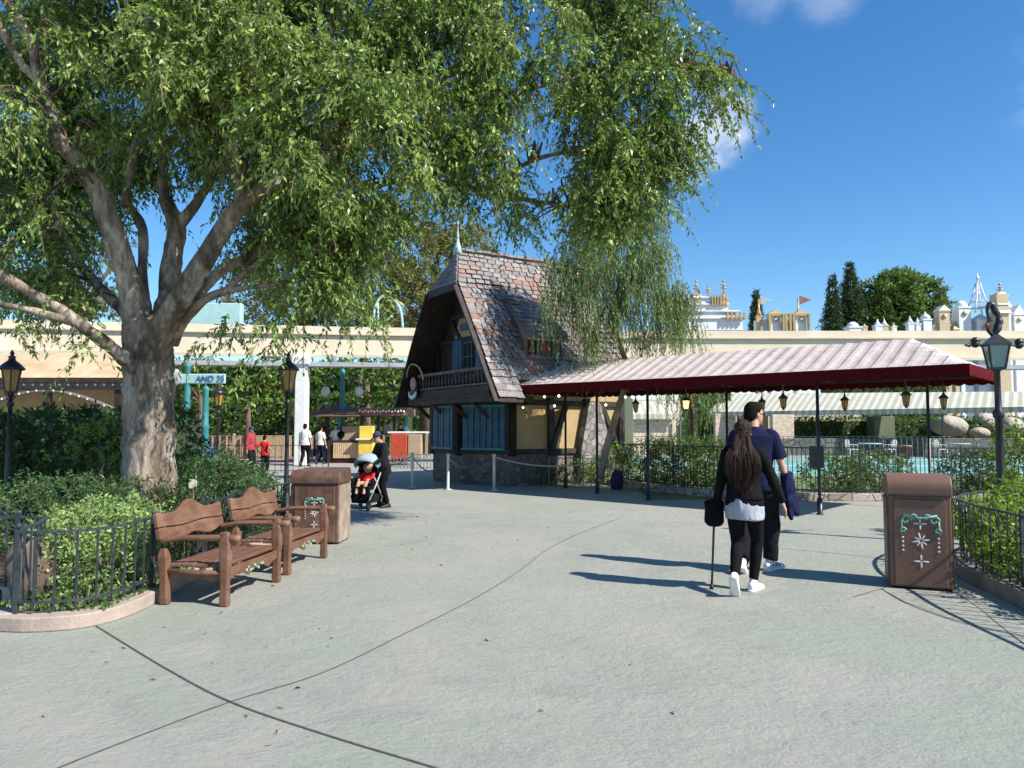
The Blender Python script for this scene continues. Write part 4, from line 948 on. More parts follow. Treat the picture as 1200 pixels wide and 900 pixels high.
# lower rear wing
# ------------------------------------------------------------------ canopy
CA = math.atan2(-.66, .751); CL = 9.85
C = thing('canopy', 'long striped pink and white fabric canopy with dark red scalloped valance on thin black poles', 'canopy', (0, 18.5, 0), CA)
def stripemat(name, base, dark, per, w, ax='X', st=1.0, soft=.04, ph=0):
    m, nt, b, o = nodes(name); t = nt.nodes.new('ShaderNodeTexCoord'); s = nt.nodes.new('ShaderNodeSeparateXYZ'); nt.links.new(t.outputs['Object'], s.inputs[0])
    f = math_(nt, 'FRACT', math_(nt, 'MULTIPLY', math_(nt, 'ADD', s.outputs[ax], 100 + ph), 1 / per))
    c = ramp(nt, [(0, base), (w, base), (w + soft, dark), (1 - soft, dark), (1, base)], f)
    n = tex(nt, 'Noise', coord(nt), 1.6, Detail=7); c = mix(nt, .6, c, mix(nt, 1., c, ramp(nt, [(.3, (.82, .82, .82)), (.7, (1.08, 1.08, 1.08))], n.outputs['Fac']), 'MULTIPLY'))
    nt.links.new(c, b.inputs['Base Color']); b.inputs['Roughness'].default_value = .8; b.inputs['Specular IOR Level'].default_value = .2
    n2 = tex(nt, 'Noise', coord(nt), 3, Detail=4); bump(nt, b, math_(nt, 'ADD', n2.outputs['Fac'], math_(nt, 'MULTIPLY', tex(nt, 'Noise', coord(nt, (.6, 5, 1)), 2.2, Detail=5).outputs['Fac'], .8)), .55, .08); return m
m_can = stripemat('canopy_fabric', (.52, .44, .40), (.22, .18, .17), .28, .9, 'X')
N = 70
def zr(x, y):
    """roof height with fabric sag between frames"""
    base = 2.62; zy = base + .65 * (1 - abs(y - 1.5) / 1.5)
    zx = base + .65 * min(1, x / .55, (CL - x) / 1.15)
    z = min(zy, zx); return z - (.028 + .015 * noise.noise(Vector((x * .7, y, 3)))) * abs(math.sin(x * PI / .28)) * (1 if z > base + .02 else 0)
xs = sorted(set([0, .55, CL - 1.15, CL] + [CL * i / 140 for i in range(141)])); ys = [0, .25, .5, .75, 1.0, 1.25, 1.5, 1.75, 2, 2.25, 2.5, 2.75, 3.0]
b = MB(); vs = [(x, y, zr(x, y)) for x in xs for y in ys]; ny = len(ys)
b.add(vs, [(i * ny + j, (i + 1) * ny + j, (i + 1) * ny + j + 1, i * ny + j + 1) for i in range(len(xs) - 1) for j in range(ny - 1)])
o = b.build('canopy_fabric', m_can, C, local=True, fixn=False); s = o.modifiers.new('s', 'SOLIDIFY'); s.thickness = .012; s.offset = -1
def valance(a, c, nm='valance'):
    a = Vector(a); c = Vector(c); L = (c - a).length; ns = int(L / .2); k = 8; top = []; bot = []
    for i in range(ns * k + 1):
        u = i / (ns * k); p = a.lerp(c, u); sc = abs(math.sin(u * ns * PI)); nrm = (c - a).normalized().cross(Vector((0, 0, 1))); w = nrm * .012 * math.sin(u * ns * PI * 2)
        top.append(p); bot.append(p - Vector((0, 0, .185 + .035 * sc)) + w)
    b = MB(); n = len(top); b.add(top + bot, [(i, i + 1, n + i + 1, n + i) for i in range(n - 1)]); o = b.build(nm, m_redvalance, C, local=True, fixn=False)
    s = o.modifiers.new('s', 'SOLIDIFY'); s.thickness = .01; s.offset = 0
e = .012
valance((-e, -e, 2.625), (CL + e, -e, 2.625)); valance((CL + e, -e, 2.625), (CL + e, 3 + e, 2.625)); valance((CL + e, 3 + e, 2.625), (-e, 3 + e, 2.625)); valance((-e, 3 + e, 2.625), (-e, -e, 2.625))
CI = WM[C.name].inverted()
poles = [gp(663, 572), gp(700, 578), gp(760, 586), gp(961, 603), Vector((5.03, 17.4, 0)), Vector((8.2, 14.64, 0))]
for p in poles:
    l = CI @ p; b = MB(); x, y = l.x, min(max(l.y, .04), 2.94)
    b.lathe([(.075, 0), (.075, .015), (.05, .02), (.05, .28), (.03, .31), (.03, 2.58)], (x, y, 0), 10); b.build('pole', m_black, C, local=True)
b = MB()
for y in (.05, 2.95): b.beam((.05, y, 2.56), (CL - .05, y, 2.56), .05, .05)
for x in (.05, 2.3, 4.6, 6.9, CL - .05): b.beam((x, .05, 2.56), (x, 2.95, 2.56), .04, .04); 
for x in (.55, 2.3, 4.6, 6.9, CL - 1.15): b.beam((x, .05, 2.58), (x, 1.5, 3.2), .04, .04); b.beam((x, 2.95, 2.58), (x, 1.5, 3.2), .04, .04)
b.beam((.55, 1.5, 3.2), (CL - 1.15, 1.5, 3.2), .05, .05); b.build('frame', m_black, C, local=True)
l = CI @ gp(961, 603)
# sign box on pole
p = gp(961, 603); b = MB(); b.box((p.x - .08, p.y - .09, 1.05), (.24, .12, .4), rz=-.3); tag(b.build('notice_box', m_black, bevel=.01), 'small black box fixed to the nearest thick canopy pole', 'notice box')
def cline(px, m):
    k = (px - 600) / F; x0, y0 = .66 * m, 18.5 + .751 * m; Y = (y0 + .878 * x0) / (1 + .878 * k); return Vector((k * Y, Y, 0))
for px, m_, lit, lab in ((617, .8, 0, 'black hanging lantern under the left end of the canopy in front of the yellow wall'), (745, 1.5, 0, 'small black hanging lantern in front of the short distant striped awning'), (804, .5, 1, 'glowing hanging lantern under the canopy left of the man, in front of green foliage'), (893, 2.5, 0, 'hanging lantern under the canopy just right of the man head'), (918, .6, 0, 'larger hanging lantern, second one right of the man head'), (990, 2.5, 0, 'hanging lantern just right of the canopy pole with the notice box'), (1062, .6, 0, 'hanging lantern left of the rear right canopy pole'), (1106, 2.6, 0, 'rightmost hanging lantern under the canopy, right of the rear pole')):
    p = cline(px, m_); r = thing('hanging_lantern', lab, 'lantern', (p.x, p.y, 1.95), 0, 'lanterns hanging under the striped canopy')
    lantern(r, (p.x, p.y, 1.98), .58, m_amberlit if lit else m_amber)
    b = MB(); b.tube([(p.x, p.y, 2.3), (p.x, p.y, 2.56)], .012, 6); b.build('hook', m_black, r)
for px, zz, m_ in ((613, 2.33, .3), (638, 2.33, .3), (655, 2.34, .3), (650, 2.12, .8), (613, 2.1, .9), (710, 2.14, 1.5), (733, 2.32, 1.5), (741, 2.32, 1.6)):
    p = cline(px, m_); r = thing('light_bulb', 'small glowing round bulb on a string under the left part of the canopy', 'light bulb', (p.x, p.y, zz), 0, 'string of bulbs under the canopy')
    b = MB(); b.ball((p.x, p.y, zz), .028, 8); b.build('bulb', m_bulb, r)
    b = MB(); b.tube([(p.x, p.y, zz + .02), (p.x, p.y, 2.56)], .006, 5); b.build('cord', m_black, r)
# ------------------------------------------------------------------ rope barrier
RP = [gp(483, 571), gp(525, 574), gp(579, 575)]
labs = ['leftmost grey rope post in front of the cottage', 'middle grey rope post in front of the blue shutters', 'rightmost grey rope post at the cottage corner']
for p, lb in zip(RP, labs):
    r = thing('rope_post', lb, 'post', tuple(p), 0, 'grey rope barrier posts by the cottage')
    b = MB(); b.lathe([(.1, 0), (.1, .02), (.035, .03), (.035, .86), (.05, .87), (.05, .89), (.03, .92)], tuple(p), 12); b.build('post', m_postgrey, r)
def rope(a, c, sag, lab):
    pts = [Vector(a).lerp(Vector(c), i / 14) - Vector((0, 0, sag * 4 * (i / 14) * (1 - i / 14))) for i in range(15)]
    b = MB(); b.tube(pts, .017, 7); tag(b.build('rope', m_rope), lab, 'rope', 'barrier ropes')
t = Vector((0, 0, .84))
rope(RP[0] + t, Vector((-2.1, 20.6, .45)), .2, 'sagging rope from the leftmost rope post towards the cottage stone base')
rope(Vector((-4.4, 21.5, .8)), RP[0] + t, .3, 'sagging rope left of the leftmost rope post')
rope(RP[1] + t, Vector((-1.2, 20.5, .5)), .12, 'sagging rope from the middle rope post to the cottage base')
rope(RP[2] + t, gp(700, 578) + Vector((0, -.08, .75)), .16, 'long pale rope from the right rope post to the canopy pole')
rope(gp(700, 578) + Vector((.04, 0, .75)), Vector((2.95, 19.5, .45)), .05, 'short rope from the canopy pole down to the purple cloth')
b = MB(); p = gp(723, 574); b.loft([((p.x, p.y, .02), (.15, 0, 0), (0, .1, 0)), ((p.x, p.y, .25), (.17, 0, 0), (0, .12, 0)), ((p.x + .02, p.y, .42), (.14, 0, 0), (0, .09, 0)), ((p.x, p.y, .5), (.05, 0, 0), (0, .04, 0))]); tag(b.build('cloth_bag', m_purp), 'purple cloth bag hanging on the low grey fence by the canopy pole', 'bag')
# ------------------------------------------------------------------ background right
def awning(name, label, a, c, zb, zt, dep, cols=None):
    """a,c ground points of front edge; zb,zt tuples"""
    r = thing(name, label, 'awning', (a[0], a[1], 0)); A = Vector((a[0], a[1], 0)); Cc = Vector((c[0], c[1], 0)); d = (Cc - A); L = d.length; d.normalize(); n = Vector((-d.y, d.x, 0))
    b = MB(); k = int(L / .19)
    for i in range(k):
        u0, u1 = i / k, (i + 1) / k; mi = i % 2
        z0, z1 = zb[0] + (zb[1] - zb[0]) * u0, zb[0] + (zb[1] - zb[0]) * u1; y0, y1 = zt[0] + (zt[1] - zt[0]) * u0, zt[0] + (zt[1] - zt[0]) * u1
        p0, p1 = A + d * L * u0, A + d * L * u1; bl = .02 * mi
        v = [p0 + Vector((0, 0, z0 + .3)), p1 + Vector((0, 0, z1 + .3)), p1 + n * dep + Vector((0, 0, y1)), p0 + n * dep + Vector((0, 0, y0))]
        b.add(v + [q - Vector((0, 0, .05)) for q in v], [(0, 1, 2, 3), (7, 6, 5, 4), (0, 4, 5, 1), (1, 5, 6, 2), (3, 7, 4, 0)], mi)
    b.build('awning_top', [m_aw1, m_aw2], r, fixn=False)
    b = MB()
    for i in range(k):
        u0, u1 = i / k, (i + 1) / k; mi = i % 2; z0, z1 = zb[0] + (zb[1] - zb[0]) * u0, zb[0] + (zb[1] - zb[0]) * u1; p0, p1 = A + d * L * u0, A + d * L * u1; pm = (p0 + p1) / 2; f = -n * .02
        v = [p0 + f + Vector((0, 0, z0 + .3)), p1 + f + Vector((0, 0, z1 + .3)), p1 + f + Vector((0, 0, z1 + .05)), pm + f + Vector((0, 0, z0 - .02)), p0 + f + Vector((0, 0, z0 + .05))]
        b.add(v + [q - f * 1.4 for q in v], [(4, 3, 2, 1, 0), (5, 6, 7, 8, 9), (2, 3, 8, 7), (3, 4, 9, 8)], mi)
    b.build('awning_valance', [m_aw1, m_aw2], r, fixn=False)
    q = max(1, int(L / 5))
    for i in range(q + 1):
        p = A + d * (L * i / q * .98 + .1) + n * .1; b = MB(); b.box((p.x, p.y, (zb[0] + .25) / 2), (.09, .09, zb[0] + .25)); b.build('awning_post', m_sage, r)
    return r
m_aw1 = M('awning_pale', (.62, .59, .48), (.52, .5, .4), 2, .85); m_aw2 = M('awning_sage', (.42, .42, .33), (.36, .36, .28), 2, .85)
awning('striped_awning', 'long pale and sage striped awning running along the far side of the pool', ((830 - 600) / F * 46, 46), ((1290 - 600) / F * 35, 35), (2.2, 2.3), (3.75, 3.4), 3.0)
awning('striped_awning', 'short pale striped awning seen between the two left canopy poles above the pale brick pillars', ((733 - 600) / F * 41, 41), ((797 - 600) / F * 41, 41), (2.0, 2.0), (3.05, 3.05), 1.6)
def wallbox(name, label, px0, px1, Y, z0, z1, mat, dep=.5, cat='wall', bevel=.02):
    x0 = (px0 - 600) / F * Y; x1 = (px1 - 600) / F * Y; b = MB(); b.box(((x0 + x1) / 2, Y + dep / 2, (z0 + z1) / 2), (x1 - x0, dep, z1 - z0)); return tag(b.build(name, mat, bevel=bevel), label, cat)
wallbox('brick_wall', 'pale brick pillar pair under the short striped awning', 738, 792, 41.4, 0, 2.2, m_brickw)
wallbox('brick_wall', 'pale brick wall under the long awning left of the man head', 838, 862, 45.5, 0, 2.4, m_brickw)
wallbox('brick_wall', 'cream brick pier right of the man shoulder under the long awning', 905, 930, 42.5, 0, 2.3, m_brickw)
wallbox('brick_wall', 'pale brick wall behind the man shoulder', 866, 900, 45.5, 0, 2.4, m_brickw)
wallbox('garden_building', 'sage green plain building wall right of the cottage behind the weeping tree trunk', 708, 742, 27, 0, 3.9, m_sage, 2.0, 'building')
wallbox('restaurant_building', 'long cream building wall behind the striped awnings', 735, 1010, 49, 0, 3.4, m_cream2, 4, 'building')
wallbox('stone_ledge', 'long dark grey stone ledge wall behind the white tables across the pool', 895, 1330, 41.6, 0, .95, blocks('ledge_stone', [(.1, .11, .09), (.16, .17, .14)], (.05, .05, .045), 1.2), .6)
wallbox('garden_pavilion', 'grey green square garden hut between shrubs under the long awning', 1024, 1048, 43, .9, 2.2, m_sage, 1, 'hut')
def rock(label, px, py, Y, rx, rz):
    c = at(px, py, Y); b = MB(); rx *= .8; rz *= .8; b.ball((0, 0, 0), 1, 20, sx=rx, sy=rx * .8, sz=rz)
    b.v = [tuple(Vector(v) * (1 + .22 * noise.noise(Vector(v) * 1.7)) + c) for v in b.v]; tag(b.build('boulder', m_pale), label, 'rock')
m_pale = M('pale_dome', (.44, .39, .33), (.32, .28, .23), 1.2, .9, .8, 6, dist=.1)
rock('wide pale dome shaped boulder above the right white table', 1114, 499, 43.5, 1.3, .75); rock('small pale dome shaped boulder right of the large one', 1148, 507, 43, .7, .4); rock('pale boulder at the right edge behind the lamp post', 1187, 500, 43, .85, .7); rock('tan boulder stacked behind the lamp post', 1155, 494, 44.5, .9, .7); rock('tan boulder on top of the pile left of the lamp post', 1157, 484, 45, .6, .5)
# white tables & chairs
def far_chair(x, y, rz, lab):
    r = thing('garden_chair', lab, 'chair', (x, y, 0), rz, 'white garden chairs beyond the pool')
    b = MB(); b.box((0, 0, .45), (.45, .45, .04)); b.build('seat', m_white, r, local=True, bevel=.01)
    b = MB()
    b.tube([(-.22, .22, .45), (-.24, .25, .8), (-.12, .27, .95), (.12, .27, .95), (.24, .25, .8), (.22, .22, .45)], .022, 6)
    for k in range(5): b.tube([(-.14 + .07 * k, .22, .46), (-.14 + .07 * k, .265, .92)], .012, 5)
    for s in (-1, 1): b.tube([(s * .23, .23, .68), (s * .25, -.15, .68), (s * .21, -.2, .45)], .016, 5)
    b.build('backrest', m_white, r, local=True)
    for sx in (-1, 1):
        for sy in (-1, 1): b = MB(); b.tube([(sx * .2, sy * .2, .45), (sx * .23, sy * .23, 0)], .02, 6); b.build('leg', m_white, r, local=True)
def far_table(x, y, lab):
    r = thing('garden_table', lab, 'table', (x, y, 0), 0, 'pale teal garden tables beyond the pool'); b = MB(); b.lathe([(.55, .71), (.57, .72), (.57, .75), (.5, .76)], (0, 0, 0), 20); b.build('tabletop', m_teal_l, r, local=True)
    b = MB(); b.lathe([(.28, 0), (.25, .03), (.05, .08), (.04, .7)], (0, 0, 0), 10); b.build('pedestal', m_white, r, local=True)
for px, nm in ((1018, 'left'), (1121, 'right')):
    x = (px - 600) / F * 38; far_table(x, 38, 'round pale table of the %s white chair set beyond the pool' % nm)
    far_chair(x - .95, 37.9, -PI / 2 + PI, 'white garden chair on the left side of the %s pool table' % nm)
    far_chair(x + .95, 37.9, -PI / 2, 'white garden chair on the right side of the %s pool table' % nm)
b = MB(); x = (1059 - 600) / F * 37; b.lathe([(.2, 0), (.3, .6), (.33, .62), (.33, .68), (.27, .68)], (x, 37, 0), 14); tag(b.build('terracotta_planter', M('terra', (.4, .2, .14), (.32, .15, .1), 4, .8)), 'terracotta pot standing between the two white table sets', 'flower pot')
# facade bits behind the beam (generic toy-town rooftops)
def bits(label, px, Y, fn, name='toy_town_tower', cat='rooftop', group=None):
    r = thing(name, label, cat, ((px - 600) / F * Y, Y, 0), 0, group); fn(r, lambda x, y: at(x, y, Y)); return r
def tower(par, f, px, ytop, w, roof='cone', mat=None, rmat=None, ybase=392, fin=True, wall_top=None, Y=60):
    p = f(px, ytop); q = f(px, ybase); W = w / F * Y; zt = p.z; zb = q.z; wt = f(px, wall_top).z if wall_top else zb + (zt - zb) * .6
    b = MB(); b.box((p.x, p.y, wt / 2), (W, W, wt)); b.box((p.x, p.y, wt + .06), (W * 1.14, W * 1.14, .12)); b.build('wall', mat or m_whites, par)
    b = MB()
    if roof == 'cone': b.lathe([(W * .62, wt + .1), (W * .35, wt + (zt - wt) * .4), (W * .1, wt + (zt - wt) * .8), (.01, zt)], (p.x, p.y, 0), 12)
    if roof == 'onion': b.lathe([(W * .4, wt + .1), (W * .58, wt + (zt - wt) * .3), (W * .45, wt + (zt - wt) * .55), (W * .12, wt + (zt - wt) * .75), (.02, zt)], (p.x, p.y, 0), 14)
    if roof == 'dome': b.lathe([(W * .5, wt + .1)] + [(W * .5 * math.cos(a), wt + .1 + (zt - wt) * .8 * math.sin(a)) for a in np.linspace(0.1, 1.45, 8)] + [(.02, zt)], (p.x, p.y, 0), 16)
    if roof == 'gable': b.prism([(-W * .6, wt + .1), (W * .6, wt + .1), (0, zt)], p.y - W * .55, p.y + W * .55, o=(p.x, 0, 0))
    if roof == 'pyr': b.lathe([(W * .85, wt + .1), (.02, zt)], (p.x, p.y, 0), 4, smooth=False, rz=PI / 4)
    b.build('roof', rmat or m_whites, par)
    if roof in ('gable', 'dome') or w > 12:
        b = MB(); b.lathe([(W * .22, -.04), (W * .22, .04)], (0, 0, 0), 16); Rx = Matrix.Rotation(PI / 2, 3, 'X'); b.v = [tuple(Rx @ Vector(v) + Vector((p.x, p.y - W * .53 - .03, wt - W * .45))) for v in b.v]; b.build('round_window', m_goldp, par)
    return zt
def spire(par, f, px, y0, y1):
    a = f(px, y0); c = f(px, y1); h = c.z - a.z; b = MB()
    b.lathe([(.12, 0), (.05, h * .25), (.05, h * .4), (.28, h * .42), (.28, h * .46), (.05, h * .48), (.05, h * .6), (.2, h * .62), (.2, h * .66), (.04, h * .68), (.04, h * .85), (.14, h * .92), (.02, h)], tuple(a), 10); b.build('spire', m_gold, par)
m_or = M('orange_roof', (.55, .28, .12), (.45, .22, .1), 3, .6)
def pav(r, f):
    for (x0, x1, yb, yt) in ((800, 868, 388, 374), (812, 862, 374, 366), (806, 850, 366, 358), (806, 842, 358, 350)):
        a = f(x0, yb); c = f(x1, yt); b = MB(); b.box(((a.x + c.x) / 2, 61, (a.z + c.z) / 2), (c.x - a.x, 3, abs(c.z - a.z))); b.box(((a.x + c.x) / 2, 61, c.z), (c.x - a.x + .3, 3.3, .12)); b.build('tier', m_whites, r, bevel=.03)
    b = MB()
    for k in range(5): p = f(849 + k * 5, 372); b.box((p.x, 59.2, p.z), (.16, .2, .6))
    for k in range(6): p = f(832 + k * 3.2, 353); b.box((p.x, 59.3, p.z), (.1, .14, .9))
    b.build('columns', m_gold, r)
    tower(r, f, 848, 342, 9, 'cone', m_goldp, m_or, wall_top=352); tower(r, f, 816, 344, 14, 'dome', m_whites, m_or, wall_top=350); tower(r, f, 798, 346, 6, 'cone', m_goldp, m_or, wall_top=353); tower(r, f, 830, 347, 5, 'cone', m_goldp, m_or, wall_top=350)
    for px, y0, y1 in ((848, 345, 328), (816, 347, 328), (798, 348, 334), (830, 349, 334)): spire(r, f, px, y0, y1)
bits('white tiered pavilion with gold spires above the beam beside the weeping foliage', 830, 60, pav, 'tiered_pavilion')
def clk(r, f):
    a = f(888, 392); c = f(945, 374); b = MB(); b.box(((a.x + c.x) / 2, 60.5, (a.z + c.z) / 2), (c.x - a.x, 1, c.z - a.z)); b.build('wall', m_whites, r, bevel=.03)
    for px in (906, 936): tower(r, f, px, 363, 13, 'gable', m_whites, m_goldp, wall_top=370)
    b = MB()
    for px in (898, 914, 917, 922, 926, 944): p = f(px, 379); b.box((p.x, 59.3, p.z), (.16, .3, 1.3))
    p = f(921, 370); b.box((p.x, 59.5, p.z), (3.4, .3, .2)); b.build('columns', m_gold, r)
    for px, yp in ((889, 352), (935, 352)):
        p = f(px, 385); q = f(px, yp - 2); b = MB(); b.tube([tuple(p), tuple(q)], .07, 6); b.build('flagpole', m_gold, r)
        b = MB(); q = f(px + 2, yp); b.add([(q.x, 60, q.z + .4), (q.x, 60, q.z - .35), (q.x + (1.3 if px > 900 else -.2), 60.1, q.z + .1), (q.x + 1.0, 60.05, q.z + .05)], [(0, 1, 3)]); o = b.build('flag', m_greymetal if px < 900 else m_brown, r, fixn=False); s = o.modifiers.new('s', 'SOLIDIFY'); s.thickness = .04
    tower(r, f, 889, 356, 6, 'cone', m_goldp, m_or, wall_top=372)
bits('twin gabled white and gold front with round windows and two flags above the beam', 916, 60, clk, 'gabled_front')
TW = [(999, 377, 14, 'dome', m_whites, m_whites, 385, 'low grey dome on the skyline left of the rounded tree'), (1013, 379, 5, 'cone', m_goldp, m_goldp, 384, 'tiny gold cone left of the white cones'), (1028, 374, 8, 'cone', m_whites, m_whites, 383, 'left small white cone roof on the beam skyline'), (1036, 373, 7, 'cone', m_goldp, m_whites, 383, 'small cone roof with golden wall beside the white cone'), (1047, 378, 5, 'cone', m_whites, m_goldp, 384, 'tiny golden cone before the rounded tree'),
 (1066, 370, 7, 'cone', m_whites, m_whites, 380, 'slender white cone tower under the rounded tree'), (1075, 372, 7, 'cone', m_whites, m_whites, 381, 'second slender white cone tower under the rounded tree'), (1084, 365, 10, 'onion', m_whites, m_whites, 376, 'white onion domed tower right of the cones'), (1095, 378, 6, 'cone', m_goldp, m_whites, 383, 'low white cone before the gabled house'), (1103, 358, 12, 'gable', m_goldp, m_whites, 366, 'tall tan and white gabled tower at the right edge of the rounded tree'), (1126, 352, 14, 'dome', m_whites, m_whites, 362, 'white round topped tower right of the gabled tower'), (1120, 376, 12, 'pyr', m_goldp, m_gold, 388, 'gold triangular pyramid roof in front of the round topped tower'),
 (1148, 368, 18, 'pyr', m_whites, m_whites, 378, 'wide grey roofed block below the slender lattice spire'), (1172, 340, 14, 'pyr', m_whites, m_goldp, 362, 'pagoda like grey tower behind the curled lamp ornament'), (1190, 358, 12, 'gable', m_whites, m_whites, 370, 'white gabled tower at the right edge of the view'), (1210, 350, 14, 'onion', m_whites, m_whites, 366, 'white onion tower just beyond the right edge')]
for px, yt, w, rf_, wm_, rm, wt, lab in TW: bits(lab, px, 60, (lambda r, f, a=px, b_=yt, c_=w, d_=rf_, e_=wm_, g_=rm, h_=wt: tower(r, f, a, b_, c_, d_, e_, g_, wall_top=h_)), group='toy town rooftops behind the beam')
def lat(r, f):
    b = MB(); a = f(1147, 368); c = f(1147, 320); h = c.z - a.z
    for sx in (-1, 1):
        for sy in (-1, 1): b.tube([(a.x + sx * .8, 60 + sy * .8, a.z), (a.x + sx * .35, 60 + sy * .35, a.z + h * .35), (a.x + sx * .1, 60 + sy * .1, a.z + h * .75)], .06, 5)
    for u, w in ((.15, .6), (.3, .42), (.5, .25)): b.box((a.x, 60, a.z + h * u), (w * 2, w * 2, .08))
    b.tube([(a.x, 60, a.z + h * .7), (a.x, 60, c.z)], [.1, .03], 6); b.ball((a.x, 60, a.z + h * .88), .16, 8); b.build('lattice', m_whites, r)
bits('slender white lattice spire on the right skyline', 1147, 60, lat, 'lattice_spire')
def pag(r, f):
    for px, y, w in ((1172, 368, 10), (1172, 358, 8.5), (1172, 348, 7)):
        p = f(px, y); b = MB(); W = w / F * 60; b.lathe([(W * 1.25, 0), (W * .7, .35)], (p.x, 58.8, p.z), 4, smooth=False, rz=PI / 4); b.build('tier_roof', m_whites, r)
    b = MB(); a = f(1172, 392); c = f(1172, 345); b.box((a.x, 58.8, c.z / 2), (.9, .9, c.z)); b.build('core', m_goldp, r); spire(r, f, 1172, 346, 332)
bits('white tiered roofs with golden core in front of the pagoda like tower', 1172, 58.8, pag, 'tiered_turret')
# dark wide rooftop garden row
# ------------------------------------------------------------------ background left
m_truss = M('truss', (.13, .105, .095), (.2, .165, .15), 4, .7)
LB = thing('yellow_pavilion', 'open pavilion with yellow ochre roof, dark beam and studded arched trusses at the left edge', 'pavilion', (-16, 24, 0))
f24 = lambda x, y: at(x, y, 24)
a = f24(-120, 443); c = f24(150, 443); zt = f24(0, 424).z; zb = a.z
b = MB(); b.add([(a.x, 24, zb), (c.x, 24, zb), (c.x - .3, 26.2, zt + .5), (a.x, 26.2, zt + .5), (a.x, 24, zb - .08), (c.x, 24, zb - .08), (c.x - .3, 26.2, zt + .4), (a.x, 26.2, zt + .4)], [(0, 1, 2, 3), (7, 6, 5, 4), (0, 4, 5, 1), (1, 5, 6, 2), (3, 7, 4, 0), (2, 6, 7, 3)]); b.build('roof', m_yroof, LB)
b = MB(); b.box(((a.x + c.x) / 2, 23.9, zb - .08), (c.x - a.x + .2, .15, .17)); z2 = f24(0, 453).z; b.box(((a.x + c.x) / 2, 23.92, z2 - .08), (c.x - a.x, .1, .05)); b.build('beam', m_timber, LB, bevel=.01)
b = MB(); b.box(((a.x + c.x) / 2, 23.98, z2 + .05), (c.x - a.x, .08, .2)); fa = b.build('fascia', m_truss, LB)
b = MB(); n = 26
for k in range(n): b.ball((a.x + (c.x - a.x) * (k + .5) / n, 23.92, z2 + .06), .045, 8)
b.build('studs', m_white, fa)
x0 = f24(55, 460).x
for s in (-1, 1):
    for xc in (x0, x0 - 4.6):
        b = MB(); P = [(xc + s * 2.2 * u, 23.95, z2 - .12 - .62 * u ** 1.6) for u in np.linspace(0, 1, 9)]; b.tube(P, .075, 6); tr = b.build('arched_truss', m_truss, LB)
        b = MB()
        for q in P[1:]: b.ball((q[0], q[1] - .065, q[2]), .035, 8)
        b.build('studs', m_white, tr)
for xc in (x0, x0 - 4.6, c.x - .3): b = MB(); b.box((xc, 24.05, (z2 - .1) / 2), (.2, .2, z2 - .1)); b.build('post', m_timber, LB)
b = MB(); b.box(((a.x + c.x) / 2, 27, 1.6), (c.x - a.x, .3, 3.6)); b.build('back_wall', m_yellow, LB)
# train-like strip behind
b = MB()
for k in range(3): b.box((-20.5 + k * 1.7, 28.6, 4.05), (1.55, .5, .3), mi=k % 3)
tag(b.build('walkway_panels', [m_greymetal, m_brown, m_sage]), 'row of grey, brown and green panels just above the yellow pavilion roof', 'panels')
# teal posts
def teal_post(px, Y, ytop, lab, arms=None):
    x = (px - 600) / F * Y; zt = at(px, ytop, Y).z; r = thing('teal_post', lab, 'post', (x, Y, 0), 0, 'teal posts')
    b = MB(); b.lathe([(.22, 0), (.22, .3), (.15, .4), (.13, zt * .5), (.16, zt * .52), (.12, zt * .55), (.1, zt - .2), (.14, zt - .1), (.05, zt)], (x, Y, 0), 12); b.build('post', m_teal, r); return r, x, zt
teal_post(219, 27, 425, 'thick teal post just right of the big trunk')
r, x, zt = teal_post(241, 27, 452, 'shorter teal post carrying the pale blue street sign')
b = MB(); b.box((x - .15, 26.95, zt + .25), (1.75, .1, .36)); sg = b.build('sign_board', m_teal_l, r, bevel=.03)
b = MB(); b.ball((x - 1.15, 26.9, zt + .3), .33, 14, sy=.25); b.build('emblem', m_greymetal, sg)
cv = bpy.data.curves.new('lettering', 'FONT'); cv.body = 'AND 35'; cv.size = .3; cv.extrude = .01; cv.align_x = 'CENTER'; cv.align_y = 'CENTER'
to = bpy.data.objects.new('lettering', cv); COL.objects.link(to); to.rotation_euler = (PI / 2, 0, 0); dg = bpy.context.evaluated_depsgraph_get(); me = bpy.data.meshes.new_from_object(to.evaluated_get(dg)); bpy.data.objects.remove(to)
me.materials.clear(); me.materials.append(m_bluepanel); tx = bpy.data.objects.new('lettering', me); COL.objects.link(tx); tx.parent = sg; tx.rotation_euler = (PI / 2, 0, 0); tx.location = (.2, -.125, zt + .25); WM[tx.name] = WM[r.name]
r, x, zt = teal_post(401, 33.5, 432, 'tall teal lamp post with two white globes above the brown kiosk roof')
for s in (-1, 1):
    b = MB(); b.tube([(x, 33.5, zt - .9), (x + s * .4, 33.5, zt - .3), (x + s * .75, 33.5, zt - .5), (x + s * .75, 33.5, zt - .8)], .03, 6); b.build('arm', m_teal, r)
    b = MB(); b.ball((x + s * .75, 33.5, zt - 1.05), .2, 10, sz=1.3); b.build('globe', m_white, r)
